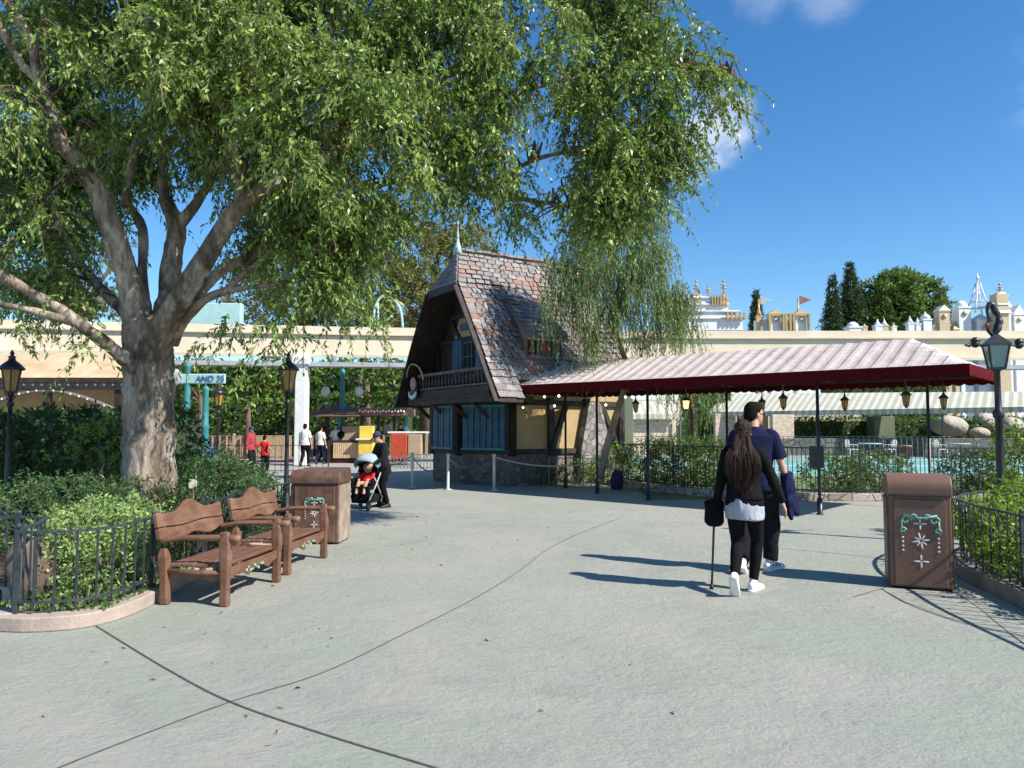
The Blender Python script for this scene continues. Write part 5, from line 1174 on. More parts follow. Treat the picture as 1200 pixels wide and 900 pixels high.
# teal arch on the beam
r = thing('teal_arch', 'pale teal metal arch frame standing on the beam left of the cottage roof', 'frame', ((455 - 600) / F * 33, 33, 5.8)); f33 = lambda x, y: tuple(at(x, y, 33))
for x0, x1 in ((438, 472),):
    b = MB(); p = crom([f33(x0, 385), f33(x0 + 1, 362), f33(x0 + 9, 348), f33((x0 + x1) / 2 + 4, 350), f33(x1 - 3, 362), f33(x1, 385)], None, 5); b.tube(p, .06, 6); b.tube([f33(x0 + 5, 384), f33(x0 + 5, 355)], .05, 6); b.build('arch', m_teal_l, r)
b = MB(); b.box(tuple(at(250, 370, 33)), (2.6, .4, 1.1)); tag(b.build('signal_cabin', m_teal_l, bevel=.05), 'pale teal box on the beam behind the tree limbs', 'cabin')
# striped flower kiosk (blue/orange stall)
x0 = (235 - 600) / F * 25
r = thing('souvenir_stall', 'low stall stacked with blue, white and orange goods right of the big trunk', 'stall', (x0 - .9, 25, 0))
b = MB(); b.box((x0 - .9, 25, .45), (2.6, 1, .9)); b.build('counter', m_bluepanel, r, bevel=.02)
b = MB()
for k in range(46): b.box((x0 - 2.1 + RN.uniform(0, 2.4), 24.5 + RN.uniform(-.05, .3), RN.uniform(.15, 1.25)), (RN.uniform(.12, .32), .1, RN.uniform(.06, .18)), mi=k % 4)
b.build('goods', [m_bluepanel, m_white, m_or, m_charc], r)
# kiosk
KX = lambda px, Y=33: (px - 600) / F * Y
K = thing('food_kiosk', 'low brown roofed kiosk with yellow counters and slatted front', 'kiosk', (KX(425), 33, 0))
b = MB(); z = lambda y, Y=33: at(600, y, Y).z
b.add([(KX(366), 32.2, z(487)), (KX(424), 32.2, z(484)), (KX(418), 34, z(478)), (KX(388), 34, z(472)), (KX(400), 36, z(480)), (KX(366), 36, z(484))], [(0, 1, 2, 3), (3, 2, 4), (0, 3, 4, 5)])
b.slab([(KX(366), 32.2), (KX(424), 32.2), (KX(424), 35.6), (KX(366), 35.6)], z(488), z(486.5))
b.slab([(KX(422), 32.6), (KX(478), 32.6), (KX(478), 35.6), (KX(422), 35.6)], z(487), z(478.5)); b.build('roof', m_brown, K)
b = MB()
for k in range(16): b.ball((KX(424 + k * 3.4), 32.55, z(481.5 + (k % 2))), .05, 8)
b.build('painted_dots', m_white, K)
for px in (383, 397, 424, 443, 462, 476): b = MB(); b.box((KX(px), 33.1, z(486) / 2), (.13, .13, z(486))); b.build('post', m_teal if px in (397,) else (m_teal if px == 476 else m_timber), K)
b = MB(); b.box((KX(406), 32.9, .5), (KX(425) - KX(386), .5, 1.0)); cnt = b.build('counter', m_timber, K)
b = MB()
for k in range(12): b.box((KX(395 + k * 2.45), 32.6, .56), (.075, .08, .66))
b.build('slats', m_yroof, cnt)
b = MB(); b.box((KX(416), 33.1, 1.3), (1.1, .4, .62)); b.build('menu_board', m_tan, K, bevel=.02)
b = MB(); b.box((KX(432.5), 32.6, .5), (.62, .6, 1.0)); b.build('yellow_counter', m_yel, K, bevel=.02)
b = MB(); b.box((KX(432.5), 32.6, 1.05), (.85, .8, .08)); b.build('countertop', m_cream, K, bevel=.02)
b = MB(); b.box((KX(432.5), 32.6, 1.36), (.6, .4, .54)); b.build('yellow_sign_box', m_yel, K, bevel=.02)
b = MB()
for k in range(7): b.box((KX(402 + k * 9), 34.5, 1.5), (.25, .2, RN.uniform(.2, .6)), mi=k % 2)
b.build('goods', [m_cream, m_greymetal], K)
b = MB(); b.box((KX(469, 31), 31, .78), (.68, .6, 1.05)); tag(b.build('popcorn_box', m_redtop, bevel=.03), 'bright red orange box counter left of the cottage', 'box')
b = MB(); b.box((KX(487, 31), 31, .78), (.55, .6, 1.0)); tag(b.build('crate', m_tan, bevel=.03), 'tan wooden box beside the red orange box', 'box')
b = MB(); b.box((KX(484, 31.4), 31.4, 1.36), (2.0, .8, .07)); tag(b.build('serving_shelf', m_white, bevel=.01), 'long white shelf top above the red and tan boxes', 'shelf')
fence('low white picket fence behind the person with the stroller', [(KX(440, 29), 29), (KX(505, 28), 28)], .0, .55, .14, m_greyiron, .03, post=2)
# hedges
def hedge(label, x0, x1, y0, y1, z0, z1, mat, L=.16, W=.09, dens=120, group=None):
    r = thing('hedge', label, 'hedge', ((x0 + x1) / 2, (y0 + y1) / 2, z0), 0, group); ar = (x1 - x0) * (z1 - z0) + (x1 - x0) * (y1 - y0) * .6
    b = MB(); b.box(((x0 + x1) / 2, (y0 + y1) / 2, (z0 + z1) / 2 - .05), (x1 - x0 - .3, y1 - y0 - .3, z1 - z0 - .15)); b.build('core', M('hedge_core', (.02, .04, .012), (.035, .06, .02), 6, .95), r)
    n = int(ar * dens); S = np.stack([NP.uniform(x0, x1, n), NP.uniform(y0, y1, n), NP.uniform(z0, z1, n)], 1)
    w = NP.uniform(size=n); S[w < .5, 1] = y0 + NP.uniform(-.08, .2, (w < .5).sum()); S[w > .66, 2] = z1 + NP.uniform(-.15, .12, (w > .66).sum())
    S[:, 2] += np.array([.12 * noise.noise(Vector((p[0] * .8, p[1], 0))) for p in S])
    D = rdir(n, .3); D[:, 1] -= .5; Q = leafquads(S, unit(D), NP.uniform(.7, 1.3, n) * L, NP.uniform(.7, 1.2, n) * W); crown_from(None, 'foliage', [mat, m_foliage_stem], r, Q); return r
hedge('trimmed bright green hedge far behind, left of the white column', KX(205, 40), KX(345, 40), 40, 42, 0, 3.0, L_hedge, .22, .13, 60)
hedge('taller trimmed green hedge behind the kiosk roof', KX(350, 41), KX(480, 41), 41, 43.5, 0, 3.4, L_far, .22, .13, 60)
hedge('very tall dense green tree belt far behind the white column and kiosk', KX(120, 48), KX(505, 48), 48, 50, 0, 5.6, L_far, .3, .17, 45)
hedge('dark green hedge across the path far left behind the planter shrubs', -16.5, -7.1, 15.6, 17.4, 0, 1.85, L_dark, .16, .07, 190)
hedge('long garden hedge behind the stone ledge beyond the pool', KX(940, 43), KX(1300, 43), 44, 46, 0, 2.05, L_far, .2, .12, 60)
hedge('tall green hedge under the beam at the far right', KX(1130, 34.5), KX(1330, 34.5), 49, 51, 0, 4.6, L_far, .25, .14, 40)
hedge('hedge strip against the long cream building between the awnings', KX(800, 47), KX(860, 47), 47, 48, 0, 3.9, L_far, .22, .13, 50)
tree('round clipped green tree left of the amber lamp, under the beam', 290, 37, 0, [(270, 445, 0, 22), (300, 440, 0, 24), (325, 450, 0, 18), (285, 458, 0, 16), (310, 430, 0, 20)], L_hedge, .22, .12, 100, length=.35, trunk=(.14,))
tree('leafy green tree right of the white column under the beam', 430, 38, 0, [(375, 445, 0, 22), (430, 445, 0, 26), (460, 450, 0, 24), (445, 425, 0, 25), (400, 430, 0, 20)], L_far, .24, .12, 100, length=.35, trunk=(.16,))
tree('dense green tree behind the teal posts right of the big trunk', 235, 36, 0, [(215, 450, 0, 24), (245, 445, 0, 20), (225, 420, 0, 20), (205, 470, 0, 20)], L_far, .22, .12, 90, length=.35, trunk=(.14,))
tree('green tree left edge behind the yellow pavilion beam', 30, 33, 0, [(0, 470, 0, 30), (50, 470, 0, 26), (100, 470, 0, 22)], L_dark, .24, .12, 70, length=.35, trunk=(.14,))
b = MB(); b.box((KX(270, 38), 38.4, .6), (6, .3, 1.1)); tag(b.build('garden_wall', m_tan, bevel=.03), 'low tan wall in front of the trimmed hedge', 'wall')
fence('long low brown fence in front of the far hedge', [(KX(200, 37), 37), (KX(350, 37), 37), (KX(500, 37), 37)], 0, 1.15, .35, m_tan, .07, post=3, pr=.06)
# ------------------------------------------------------------------ shrubs
V = Vector
shrub('large bright green leafy bush inside the railing of the left planter', [(V((-3.95, 7.25, .4)), .52, .6, .42), (V((-4.35, 7.5, .35)), .5, .5, .38), (V((-3.72, 7.0, .3)), .32, .4, .32), (V((-4.05, 7.7, .5)), .5, .4, .34)], L_bright, .045, .022, 560, .15, 12, .9)
shrub('spreading darker green shrub behind the bright bush left of the trunk', [(V((-5.1, 8.6, .5)), .8, .6, .5), (V((-5.9, 8.8, .45)), .6, .6, .45), (V((-4.6, 8.4, .5)), .5, .5, .42)], L_jun, .055, .017, 420, .2, 12, .7)
shrub('feathery dark green juniper behind the benches right of the trunk', [(V((-3.75, 9.6, .62)), .46, .6, .52), (V((-4.1, 10.1, .64)), .55, .7, .55), (V((-3.65, 10.3, .55)), .36, .6, .46)], L_jun, .07, .018, 620, .22, 13, .8)
shrub('low dark foliage round the foot of the big trunk', [(V((-4.5, 8.8, .45)), .6, .4, .5), (V((-3.9, 8.6, .4)), .45, .4, .45), (V((-3.9, 8.1, .25)), .35, .35, .28)], L_dark, .06, .02, 420, .18, 10, .6)
shrub('pale small leaved ground bush at the foot of the railing', [(V((-3.65, 6.45, .16)), .26, .26, .14), (V((-3.85, 6.3, .14)), .2, .18, .1)], L_grass, .035, .02, 420, .09, 8, .6)
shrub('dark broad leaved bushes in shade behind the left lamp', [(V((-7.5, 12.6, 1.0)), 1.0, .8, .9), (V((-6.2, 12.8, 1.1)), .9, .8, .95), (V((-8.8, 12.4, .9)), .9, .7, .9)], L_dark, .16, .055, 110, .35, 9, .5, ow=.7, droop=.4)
shrub('sunlit lighter green bush in the shade behind the left planter', [(V((-6.35, 11.6, 1.25)), .45, .4, .42)], L_lime, .06, .03, 320, .2, 9, .5)
shrub('bright yellow green bush inside the right planter railing', [(V((5.25, 7.6, .45)), .5, .6, .38), (V((5.6, 8.3, .5)), .6, .6, .42), (V((4.95, 6.9, .32)), .34, .6, .3), (V((5.6, 7.0, .45)), .6, .6, .4), (V((4.85, 6.1, .25)), .34, .5, .24), (V((6.3, 8.5, .5)), .5, .5, .42)], L_lime, .06, .032, 380, .16, 10, .9)
shrub('broad leafy bush filling the back of the right planter', [(V((7.4, 7.4, .4)), .8, .8, .4), (V((8.6, 6.6, .4)), .8, .8, .4), (V((6.6, 5.6, .35)), .6, .7, .35), (V((8.8, 8.6, .45)), .8, .8, .45)], L_lime, .08, .045, 130, .2, 9, .8)
shrub('taller leafy green bush at the right edge behind the lamp post', [(V((7.6, 10.6, .9)), .7, .6, .8), (V((8.3, 10.6, 1.1)), .7, .6, .9)], L_lime, .07, .04, 260, .2, 10, .7)
shrub('dark green hedge plants behind the right lamp post', [(V((7.0, 11.2, .4)), .6, .4, .35), (V((6.2, 10.9, .3)), .3, .3, .25)], L_dark, .06, .03, 300, .14, 9, .6)
G_ = 'shrubs behind the black pool fence'
def fsh(px, Y, rx, rz, mat, lab, z=.0): x = (px - 600) / F * Y; return shrub(lab, [(V((x, Y, z + rz * .55)), rx, .6, rz * .6), (V((x + rx * .5, Y + .2, z + rz * .5)), rx * .6, .5, rz * .5)], mat, .085, .036, 260, .22, 9, .7, group=G_)
fsh(760, 19.4, .75, 1.1, L_grass, 'grey green bush behind the fence corner right of the low flower fence'); fsh(795, 18.9, .8, 1.15, L_grass, 'bush behind the fence left of the man, nearer the corner post'); fsh(835, 18.6, .7, 1.1, L_far, 'bush behind the fence directly left of the man')
fsh(975, 18.2, .8, .75, L_far, 'low bush behind the fence right of the notice box pole'); fsh(1025, 18.2, .8, .8, L_grass, 'low bush behind the fence left of the brown bin'); fsh(1140, 18.0, .9, .85, L_dark, 'low dark bush behind the fence left of the lamp post')
shrub('leafy bed against the cottage wall by the low grey fence', [(V((1.1, 20.5, .2)), .45, .2, .22), (V((1.8, 20.6, .3)), .5, .3, .32), (V((2.5, 20.7, .4)), .45, .4, .42), (V((3.1, 21.0, .6)), .5, .4, .5)], L_hedge, .08, .04, 220, .2, 8, .6)
# drooping tree behind canopy
wt2 = thing('weeping_tree', 'small weeping tree hanging green strands to the fence behind the canopy left half', 'tree', ((815 - 600) / F * 21, 21, 0))
S = sample_blobs(pxblobs([(805, 440, 21, 28), (830, 460, 21, 24), (785, 455, 21.3, 22), (815, 480, 21, 22)]), 120); d0 = rdir(len(S), .1)
Q, ST = strand_leaves(S, unit(d0) * .3, NP.uniform(.5, .9, len(S)), 18, .11, .025, .9, .5, .9); crown_from(None, 'crown', [L_weep, m_foliage_stem], wt2, Q, ST)
b = MB(); b.tube([((815 - 600) / F * 21, 21, 0), ((812 - 600) / F * 21, 21, 1.6), ((808 - 600) / F * 21, 21, 3.1)], [.09, .07, .04], 8, nz=.2); b.build('trunk', m_bark3, wt2)
# bromide rock/stump by left planter & ground cover
b = MB(); b.ball((0, 0, 0), 1, 18, sx=.2, sy=.2, sz=.3); b.v = [tuple(Vector(v) * (1 + .35 * noise.noise(Vector(v) * 5)) + Vector((-4.32, 6.75, .3))) for v in b.v]
tag(b.build('tree_stump', m_bark3), 'knobbly brown stump between the railings at the left edge', 'stump')
n = 2600; S = np.stack([NP.uniform(-4.3, -3.3, n), NP.uniform(6.1, 8.4, n), np.full(n, .1)], 1); D = rdir(n, 1.3); Q = leafquads(S, D, NP.uniform(.03, .08, n), NP.uniform(.012, .03, n))
gc = thing('ground_cover', None, None, (-4, 7, .1)); bpy.data.objects.remove(gc)
o = link('ground_cover', quads_mesh('ground_cover', Q, [L_grass]), None, (0, 0, 0)); o['kind'] = 'stuff'
# cream coloured notice tag in the juniper
b = MB(); p = at(226, 567, 9.1); b.box(tuple(p), (.09, .02, .11)); b.box((p.x, p.y + .015, p.z / 2 + .05), (.015, .015, p.z - .0)); tag(b.build('plant_label', m_cream), 'small cream label on a stake in front of the juniper', 'label')
# fallen leaves on the plaza
n = 260; S = np.stack([NP.uniform(-3.2, 3, n), NP.uniform(3.0, 14, n), NP.uniform(.006, .012, n)], 1); k = NP.uniform(size=n) < np.exp(-(S[:, 0] + 3.2) / 1.6); S = S[k]
D = rdir(len(S)); D[:, 2] *= .1; o = link('fallen_leaves', quads_mesh('fallen_leaves', leafquads(S, unit(D), NP.uniform(.03, .06, len(S)), NP.uniform(.012, .02, len(S))), [M('dry_leaf', (.2, .13, .05), (.12, .08, .03), 8)]), None, (0, 0, 0)); o['kind'] = 'stuff'
m_cap = M('cap_cotton', (.03, .035, .07), (.05, .055, .1), 6, .8, .2, spec=.15)
# ------------------------------------------------------------------ people
def remesh(mb, voxel, it=4, nz=0.0, nf=7.0, pull=0.0):
    me = mb.mesh('tmp', m_skin); o = bpy.data.objects.new('tmp', me); COL.objects.link(o)
    r = o.modifiers.new('r', 'REMESH'); r.mode = 'VOXEL'; r.voxel_size = voxel; r.use_smooth_shade = True
    s = o.modifiers.new('s', 'SMOOTH'); s.factor = .5; s.iterations = it
    dg = bpy.context.evaluated_depsgraph_get(); dg.update(); res = bpy.data.meshes.new_from_object(o.evaluated_get(dg)); bpy.data.objects.remove(o)
    if nz:
        n = len(res.vertices); co = np.empty(n * 3, np.float32); no = np.empty(n * 3, np.float32); res.vertices.foreach_get('co', co)
        no = np.array([v.normal[:] for v in res.vertices], np.float32); co = co.reshape(-1, 3)
        d = np.array([noise.noise(Vector((p[0] * nf, p[1] * nf, p[2] * nf * .7))) + .6 * abs(noise.noise(Vector((p[0] * nf * 2.2, p[1] * nf * 2.2, p[2] * nf * 1.2)))) for p in co])
        co = co + no * (d * nz)[:, None]; res.vertices.foreach_set('co', co.reshape(-1).astype(np.float32)); res.update()
    res.polygons.foreach_set('use_smooth', [True] * len(res.polygons)); return res
def ik(a, b, l1, l2, pole):
    a = Vector(a); b = Vector(b); d = b - a; L = min(d.length, (l1 + l2) * .999); u = d.normalized(); x = (l1 * l1 - l2 * l2 + L * L) / (2 * L); h = math.sqrt(max(0, l1 * l1 - x * x))
    p = Vector(pole); p = (p - u * p.dot(u)).normalized(); return a + u * x + p * h, a + u * L
def person(label, loc, face, Ht=1.75, feet=None, hands=None, top=m_whitec, sleeve='short', hem=.86, pants=m_blackc, shoes=m_shoeb, hair='short', hmat=m_hairb, yaw=0, pitch=0, lean=0.0, girth=1.0, voxel=.009, skirt=None, loose=1.0, group=None, twist=0, cap=None, narrow=1.0, crouch=0, accent=None):
    s = Ht / 1.75; rz = math.atan2(face[1], face[0]) - PI / 2
    R = thing('person', label, 'person', (loc[0], loc[1], loc[2] if len(loc) > 2 else 0), rz, group)
    feet = feet or (((-.1, .0, 0), 0, .1), ((.1, 0, 0), 0, -.1)); hands = hands or ((-.27, .05, .78), (.27, .05, .78))
    g = girth; zc = -crouch
    TR = [(.84, 0, .15, .11), (.9, -.005, .168, .122), (.98, 0, .165, .12), (1.08, .005, .142, .105), (1.2, .01, .148, .108), (1.32, .005, .168, .112), (1.40, -.005, .175, .1), (1.445, -.01, .13, .078), (1.475, -.012, .075, .06), (1.5, -.01, .056, .055), (1.57, .005, .053, .055)]
    def tp(z): return Vector((0, lean * (z - .9), 0))
    def torso(b, lo, hi, inf, gl=1.0):
        sec = []
        for z, y, rx, ry in TR:
            if z < lo - .05 or z > hi: continue
            z2 = max(z, lo); gg = g if z < 1.42 else 1; gr = gg * (1.0 if z > 1.3 else (1 + (gg - 1) * .5)) * gl
            k = narrow if z > 1.25 else 1
            sec.append(((0, y + tp(z2).y, z2 + zc), (rx * gg * k + inf, 0, 0), (0, ry * gr + inf, 0)))
        b.loft(sec, 18)
    sh = [Vector((sx * .165 * narrow * (1 + (g - 1) * .6), tp(1.4).y - .005, 1.405 + zc)) for sx in (-1, 1)]
    hp = [Vector((sx * .09 * (1 + (g - 1) * .5), 0, .9 + zc)) for sx in (-1, 1)]
    AR = []; LR = []
    for i, sx in enumerate((-1, 1)):
        el, wr = ik(sh[i], Vector(hands[i]) / s, .29, .26, (sx * .5, -1, -.2)); AR.append((sh[i], el, wr))
        f, pt, toe = feet[i]; f = Vector(f) / s; fw = Vector((math.sin(toe), math.cos(toe), 0)) ; an = f + Vector((0, 0, .085)) - fw * .03
        kn, an2 = ik(hp[i], an, .42, .425, (fw.x, 1, .15)); LR.append((hp[i], kn, an2, pt, toe))
    def limb_(b, P, r, n=12):
        p2, r2 = crom(P, r, 5); b.tube(p2, r2, n)
    def head(b, inf=0):
        HR = [(0.0, .055, .024, .022), (.018, .05, .045, .042), (.05, .033, .06, .068), (.09, .018, .069, .086), (.13, .004, .075, .096), (.165, 0, .076, .097), (.195, -.005, .067, .086), (.222, -.008, .042, .058), (.234, -.01, .012, .016)]
        return HR
    hc = Vector((0, tp(1.52).y + .01, 1.515 + zc)); HMt = Matrix.Translation(hc) @ Matrix.Rotation(-yaw, 4, 'Z') @ Matrix.Rotation(-pitch, 4, 'X')
    hs = 1.0
    b = MB(); torso(b, .84, 1.6, 0)
    for (a, e, w), sx in zip(AR, (-1, 1)):
        limb_(b, [a + Vector((-sx * .05, 0, -.01)), a, (a + e) / 2, e, (e * .6 + w * .4), w], [.05, .054, .045, .036, .037, .026])
        d = (w - e).normalized(); side = Vector((0, 1, 0)); side = (side - d * side.dot(d)).normalized(); nn = d.cross(side) * (sx)
        # palm: width along side (forward), thickness along nn
        b.loft([(w - d * .01, side * .026, nn * .02), (w + d * .03, side * .04, nn * .018), (w + d * .085, side * .043, nn * .015), (w + d * .1, side * .036, nn * .012)], 10)
        for q, (off, L) in enumerate(((.032, .068), (.011, .078), (-.011, .072), (-.031, .056))):
            p0 = w + d * .075 + side * off; inn = -nn * (1 if nn.x * sx > 0 else -1)
            p1 = w + d * (.1 + L * .45) + side * off * 1.15 + inn * .008; p2 = w + d * (.1 + L * .8) + side * off * 1.15 + inn * .026; p3 = w + d * (.1 + L * .95) + side * off * 1.1 + inn * .042
            b.tube([p0, p1, p2, p3], [.0095, .0095, .0088, .0075], 7)
        p0 = w + d * .02 + side * .025; b.tube([p0, p0 + d * .03 + side * .03, p0 + d * .065 + side * .038 - nn * .005], [.012, .011, .009], 7)
    for h, k, a, pt, toe in LR: limb_(b, [h, h.lerp(k, .35), k, k.lerp(a, .35), a], [.095 * g, .082 * g, .055, .055, .036])
    for h, k, a, pt, toe in LR:
        fw = Vector((math.sin(toe) * math.cos(pt), math.cos(toe) * math.cos(pt), -math.sin(pt))); up = Vector((0, 0, 1)); sd = fw.cross(up).normalized(); up = sd.cross(fw); c = a - up * .045
        b.loft([(c - fw * .06, sd * .025, up * .03), (c, sd * .034, up * .038), (c + fw * .1 - up * .012, sd * .04, up * .024), (c + fw * .17 - up * .02, sd * .03, up * .015)], 10)
    HR = head(b); sec = [(HMt @ Vector((0, y, z)), HMt.to_3x3() @ Vector((rx, 0, 0)), HMt.to_3x3() @ Vector((0, ry, 0))) for z, y, rx, ry in HR]; b.loft(sec, 18)
    H3 = HMt.to_3x3()
    b.ball(HMt @ Vector((0, .102, .085)), .02, 8, sx=.7, sy=.9, sz=1.1, M=H3); b.ball(HMt @ Vector((0, .097, .105)), .014, 8, sx=.7, sz=2, M=H3)
    for sx in (-1, 1): b.ball(HMt @ Vector((sx * .076, -.004, .105)), .03, 8, sx=.3, sy=.6, sz=1, M=H3)
    b.ball(HMt @ Vector((0, .09, .045)), .018, 8, sx=1.3, sy=.6, sz=.5, M=H3); b.ball(HMt @ Vector((0, .088, .012)), .02, 8, M=H3)
    b.ball(HMt @ Vector((0, .09, .135)), .03, 8, sx=1.7, sy=.45, sz=.35, M=H3)
    def fin(me, name, mat, par=R):
        me.name = name; me.materials.clear(); me.materials.append(mat)
        co = np.empty(len(me.vertices) * 3, np.float32); me.vertices.foreach_get('co', co); me.vertices.foreach_set('co', co * s); me.update(); return link(name, me, par)
    body = fin(remesh(b, voxel * .8, 3), 'body', m_skin)
    e = MB()
    for sx in (-1, 1): e.ball(HMt @ Vector((sx * .032, .092, .115)), .011, 8)
    fin(e.mesh('eyes', m_white), 'eyes', m_dark)
    # shoes
    for i, (h, k, a, pt, toe) in enumerate(LR):
        fw = Vector((math.sin(toe) * math.cos(pt), math.cos(toe) * math.cos(pt), -math.sin(pt))); up = Vector((0, 0, 1)); sd = fw.cross(up).normalized(); up = sd.cross(fw); c = a - up * .04
        b = MB(); b.loft([(c - fw * .082 + up * .0, sd * .02, up * .03), (c - fw * .07, sd * .034, up * .046), (c - fw * .0, sd * .042, up * .05), (c + fw * .06 - up * .005, sd * .045, up * .042), (c + fw * .13 - up * .016, sd * .05, up * .028), (c + fw * .185 - up * .02, sd * .042, up * .024), (c + fw * .21 - up * .022, sd * .02, up * .015)], 14)
        b.loft([(a - up * .01, sd * .044, fw * .05), (a + up * .035, sd * .043, fw * .047)], 12)
        so = fin(remesh(b, voxel * .9, 2), 'shoe', shoes)
        b = MB(); b.loft([(c - fw * .088 - up * .037, sd * .03, up * .014), (c - fw * .06 - up * .038, sd * .042, up * .016), (c + fw * .05 - up * .038, sd * .044, up * .013), (c + fw * .14 - up * .038, sd * .054, up * .014), (c + fw * .2 - up * .034, sd * .04, up * .012), (c + fw * .222 - up * .03, sd * .015, up * .006)], 14); fin(b.mesh('sole', m_whitec), 'sole', m_white if shoes is not m_shoeb else m_dark, so)
        if accent:
            b = MB()
            for q in range(3): cc = c + fw * (.0 + .045 * q) + up * (.012 - .006 * q); b.loft([(cc - fw * .008, sd * (.0445 + .002 * q), up * .03), (cc + fw * .012, sd * (.0455 + .002 * q), up * .028)], 12)
            fin(b.mesh('shoe_stripe', m_shoer), 'stripe', accent, so)
    # trousers
    b = MB(); torso(b, .84, 1.06, .014)
    for h, k, a, pt, toe in LR:
        l = loose; limb_(b, [h + Vector((0, 0, .03)), h.lerp(k, .3), h.lerp(k, .8), k, k.lerp(a, .4), k.lerp(a, .85), a + Vector((0, 0, .03))], [.1 * g + .008, .092 * g + .008 * l, .068 + .012 * l, .062 + .014 * l, .058 + .014 * l, .044 + .018 * l, .043 + .018 * l], 14)
    fin(remesh(b, voxel, 3, .008 * min(1.4, loose), 8), 'trousers', pants)
    # top
    b = MB(); torso(b, hem + .0, 1.5, .022)
    if hem < .9:
        b.loft([((0, tp(hem).y, hem + zc), (.172 * g + .03, 0, 0), (0, .125 * g + .03, 0)), ((0, 0, 1.0 + zc), (.166 * g + .025, 0, 0), (0, .12 * g + .026, 0))], 18)
    for (a, e, w), sx in zip(AR, (-1, 1)):
        en = a.lerp(e, .85) if sleeve == 'short' else w
        if sleeve == 'short': limb_(b, [a + Vector((-sx * .05, 0, .0)), a, a.lerp(e, .4), en], [.06, .068, .07, .074])
        else: limb_(b, [a + Vector((-sx * .05, 0, .0)), a, (a + e) / 2, e, (e * .5 + w * .5), w], [.06, .066, .06, .054, .05, .041])
    fin(remesh(b, voxel, 3, .011, 7), 'top', top)
    if skirt:
        b = MB(); b.loft([((0, -.01, .74 + zc), (.19 * g, 0, 0), (0, .15 * g, 0)), ((0, 0, .86 + zc), (.195 * g, 0, 0), (0, .152 * g, 0)), ((0, 0, .94 + zc), (.172 * g, 0, 0), (0, .132 * g, 0)), ((0, 0, 1.02 + zc), (.14 * g, 0, 0), (0, .105 * g, 0))], 18); fin(remesh(b, voxel, 3, .014, 9), 'under_shirt', skirt)
    # hair
    b = MB(); hh = [(.035, -.07, .045, .022), (.06, -.058, .064, .042), (.09, -.045, .076, .064), (.125, -.026, .081, .08), (.165, -.006, .083, .1), (.2, -.002, .076, .096), (.228, -.004, .054, .072), (.246, -.006, .02, .03)]
    if hair == 'long': hh = [(-.04, -.07, .075, .03)] + hh
    b.loft([(HMt @ Vector((0, y, z)), H3 @ Vector((rx, 0, 0)), H3 @ Vector((0, ry, 0))) for z, y, rx, ry in hh], 18)
    if hair == 'long':
        top_ = HMt @ Vector((0, -.06, .12)); L_ = [(top_, .07, .05), (HMt @ Vector((0, -.085, .02)), .085, .045), (Vector((.0, tp(1.4).y - .135, 1.42 + zc)), .125, .04), (Vector((.005, tp(1.3).y - .15, 1.3 + zc)), .135, .04), (Vector((.01, tp(1.2).y - .15, 1.18 + zc)), .12, .035), (Vector((.01, tp(1.1).y - .145, 1.08 + zc)), .08, .025), (Vector((.01, tp(1.05).y - .14, 1.03 + zc)), .02, .012)]
        b.loft([(c, (a_, 0, 0), (0, c_, 0)) for c, a_, c_ in L_], 20)
        for q in range(16):
            u = RN.uniform(-1, 1); xx = u * .095; b.tube([HMt @ Vector((u * .06, -.09, .1)), Vector((xx, tp(1.4).y - .165, 1.4 + zc)), Vector((xx * .95 + RN.uniform(-.015, .015), tp(1.25).y - .19, 1.25 + zc)), Vector((xx * .6 + RN.uniform(-.02, .02), tp(1.1).y - .17, 1.06 + zc + RN.uniform(-.04, .04)))], [.012, .016, .015, .006], 6)
    ho = fin(remesh(b, voxel * .9, 2, .006 if hair != 'long' else .012, 22), 'hair', hmat)
    if hair == 'long':
        b = MB()
        for q in range(130):
            u = RN.uniform(-1, 1); v = RN.uniform(-.02, .03); zz = 1.02 + .12 * abs(u) + RN.uniform(-.05, .09); xx = u * .165
            p_ = crom([HMt @ Vector((u * .075, -.075 - v, .12)), HMt @ Vector((u * .1, -.1 - v, -.01)), Vector((xx, tp(1.38).y - .165 - v, 1.38 + zc)), Vector((xx * 1.02 + RN.uniform(-.02, .02), tp(1.25).y - .18 - v, 1.25 + zc)), Vector((xx * .75 + RN.uniform(-.03, .03), tp(1.1).y - .165 - v, zz + zc))], [.004, .0055, .0055, .0045, .001], 4); b.tube(p_[0], p_[1], 4, cap=False)
        fin(b.mesh('loose_strands', hmat), 'loose_strands', hmat, ho)
    if cap:
        b = MB(); b.loft([(HMt @ Vector((0, y, z)), H3 @ Vector((rx, 0, 0)), H3 @ Vector((0, ry, 0))) for z, y, rx, ry in [(.14, -.005, .09, .106), (.19, -.006, .088, .104), (.235, -.01, .065, .08), (.262, -.01, .02, .03)]], 18)
        b.loft([(HMt @ Vector((0, .07, .15)), H3 @ Vector((.075, 0, 0)), H3 @ Vector((0, 0, .008))), (HMt @ Vector((0, .17, .135)), H3 @ Vector((.06, 0, 0)), H3 @ Vector((0, 0, .007))), (HMt @ Vector((0, .19, .13)), H3 @ Vector((.03, 0, 0)), H3 @ Vector((0, 0, .006)))], 14); fin(b.mesh('cap', cap), 'cap', cap)
    return R, HMt, s, AR, LR, fin
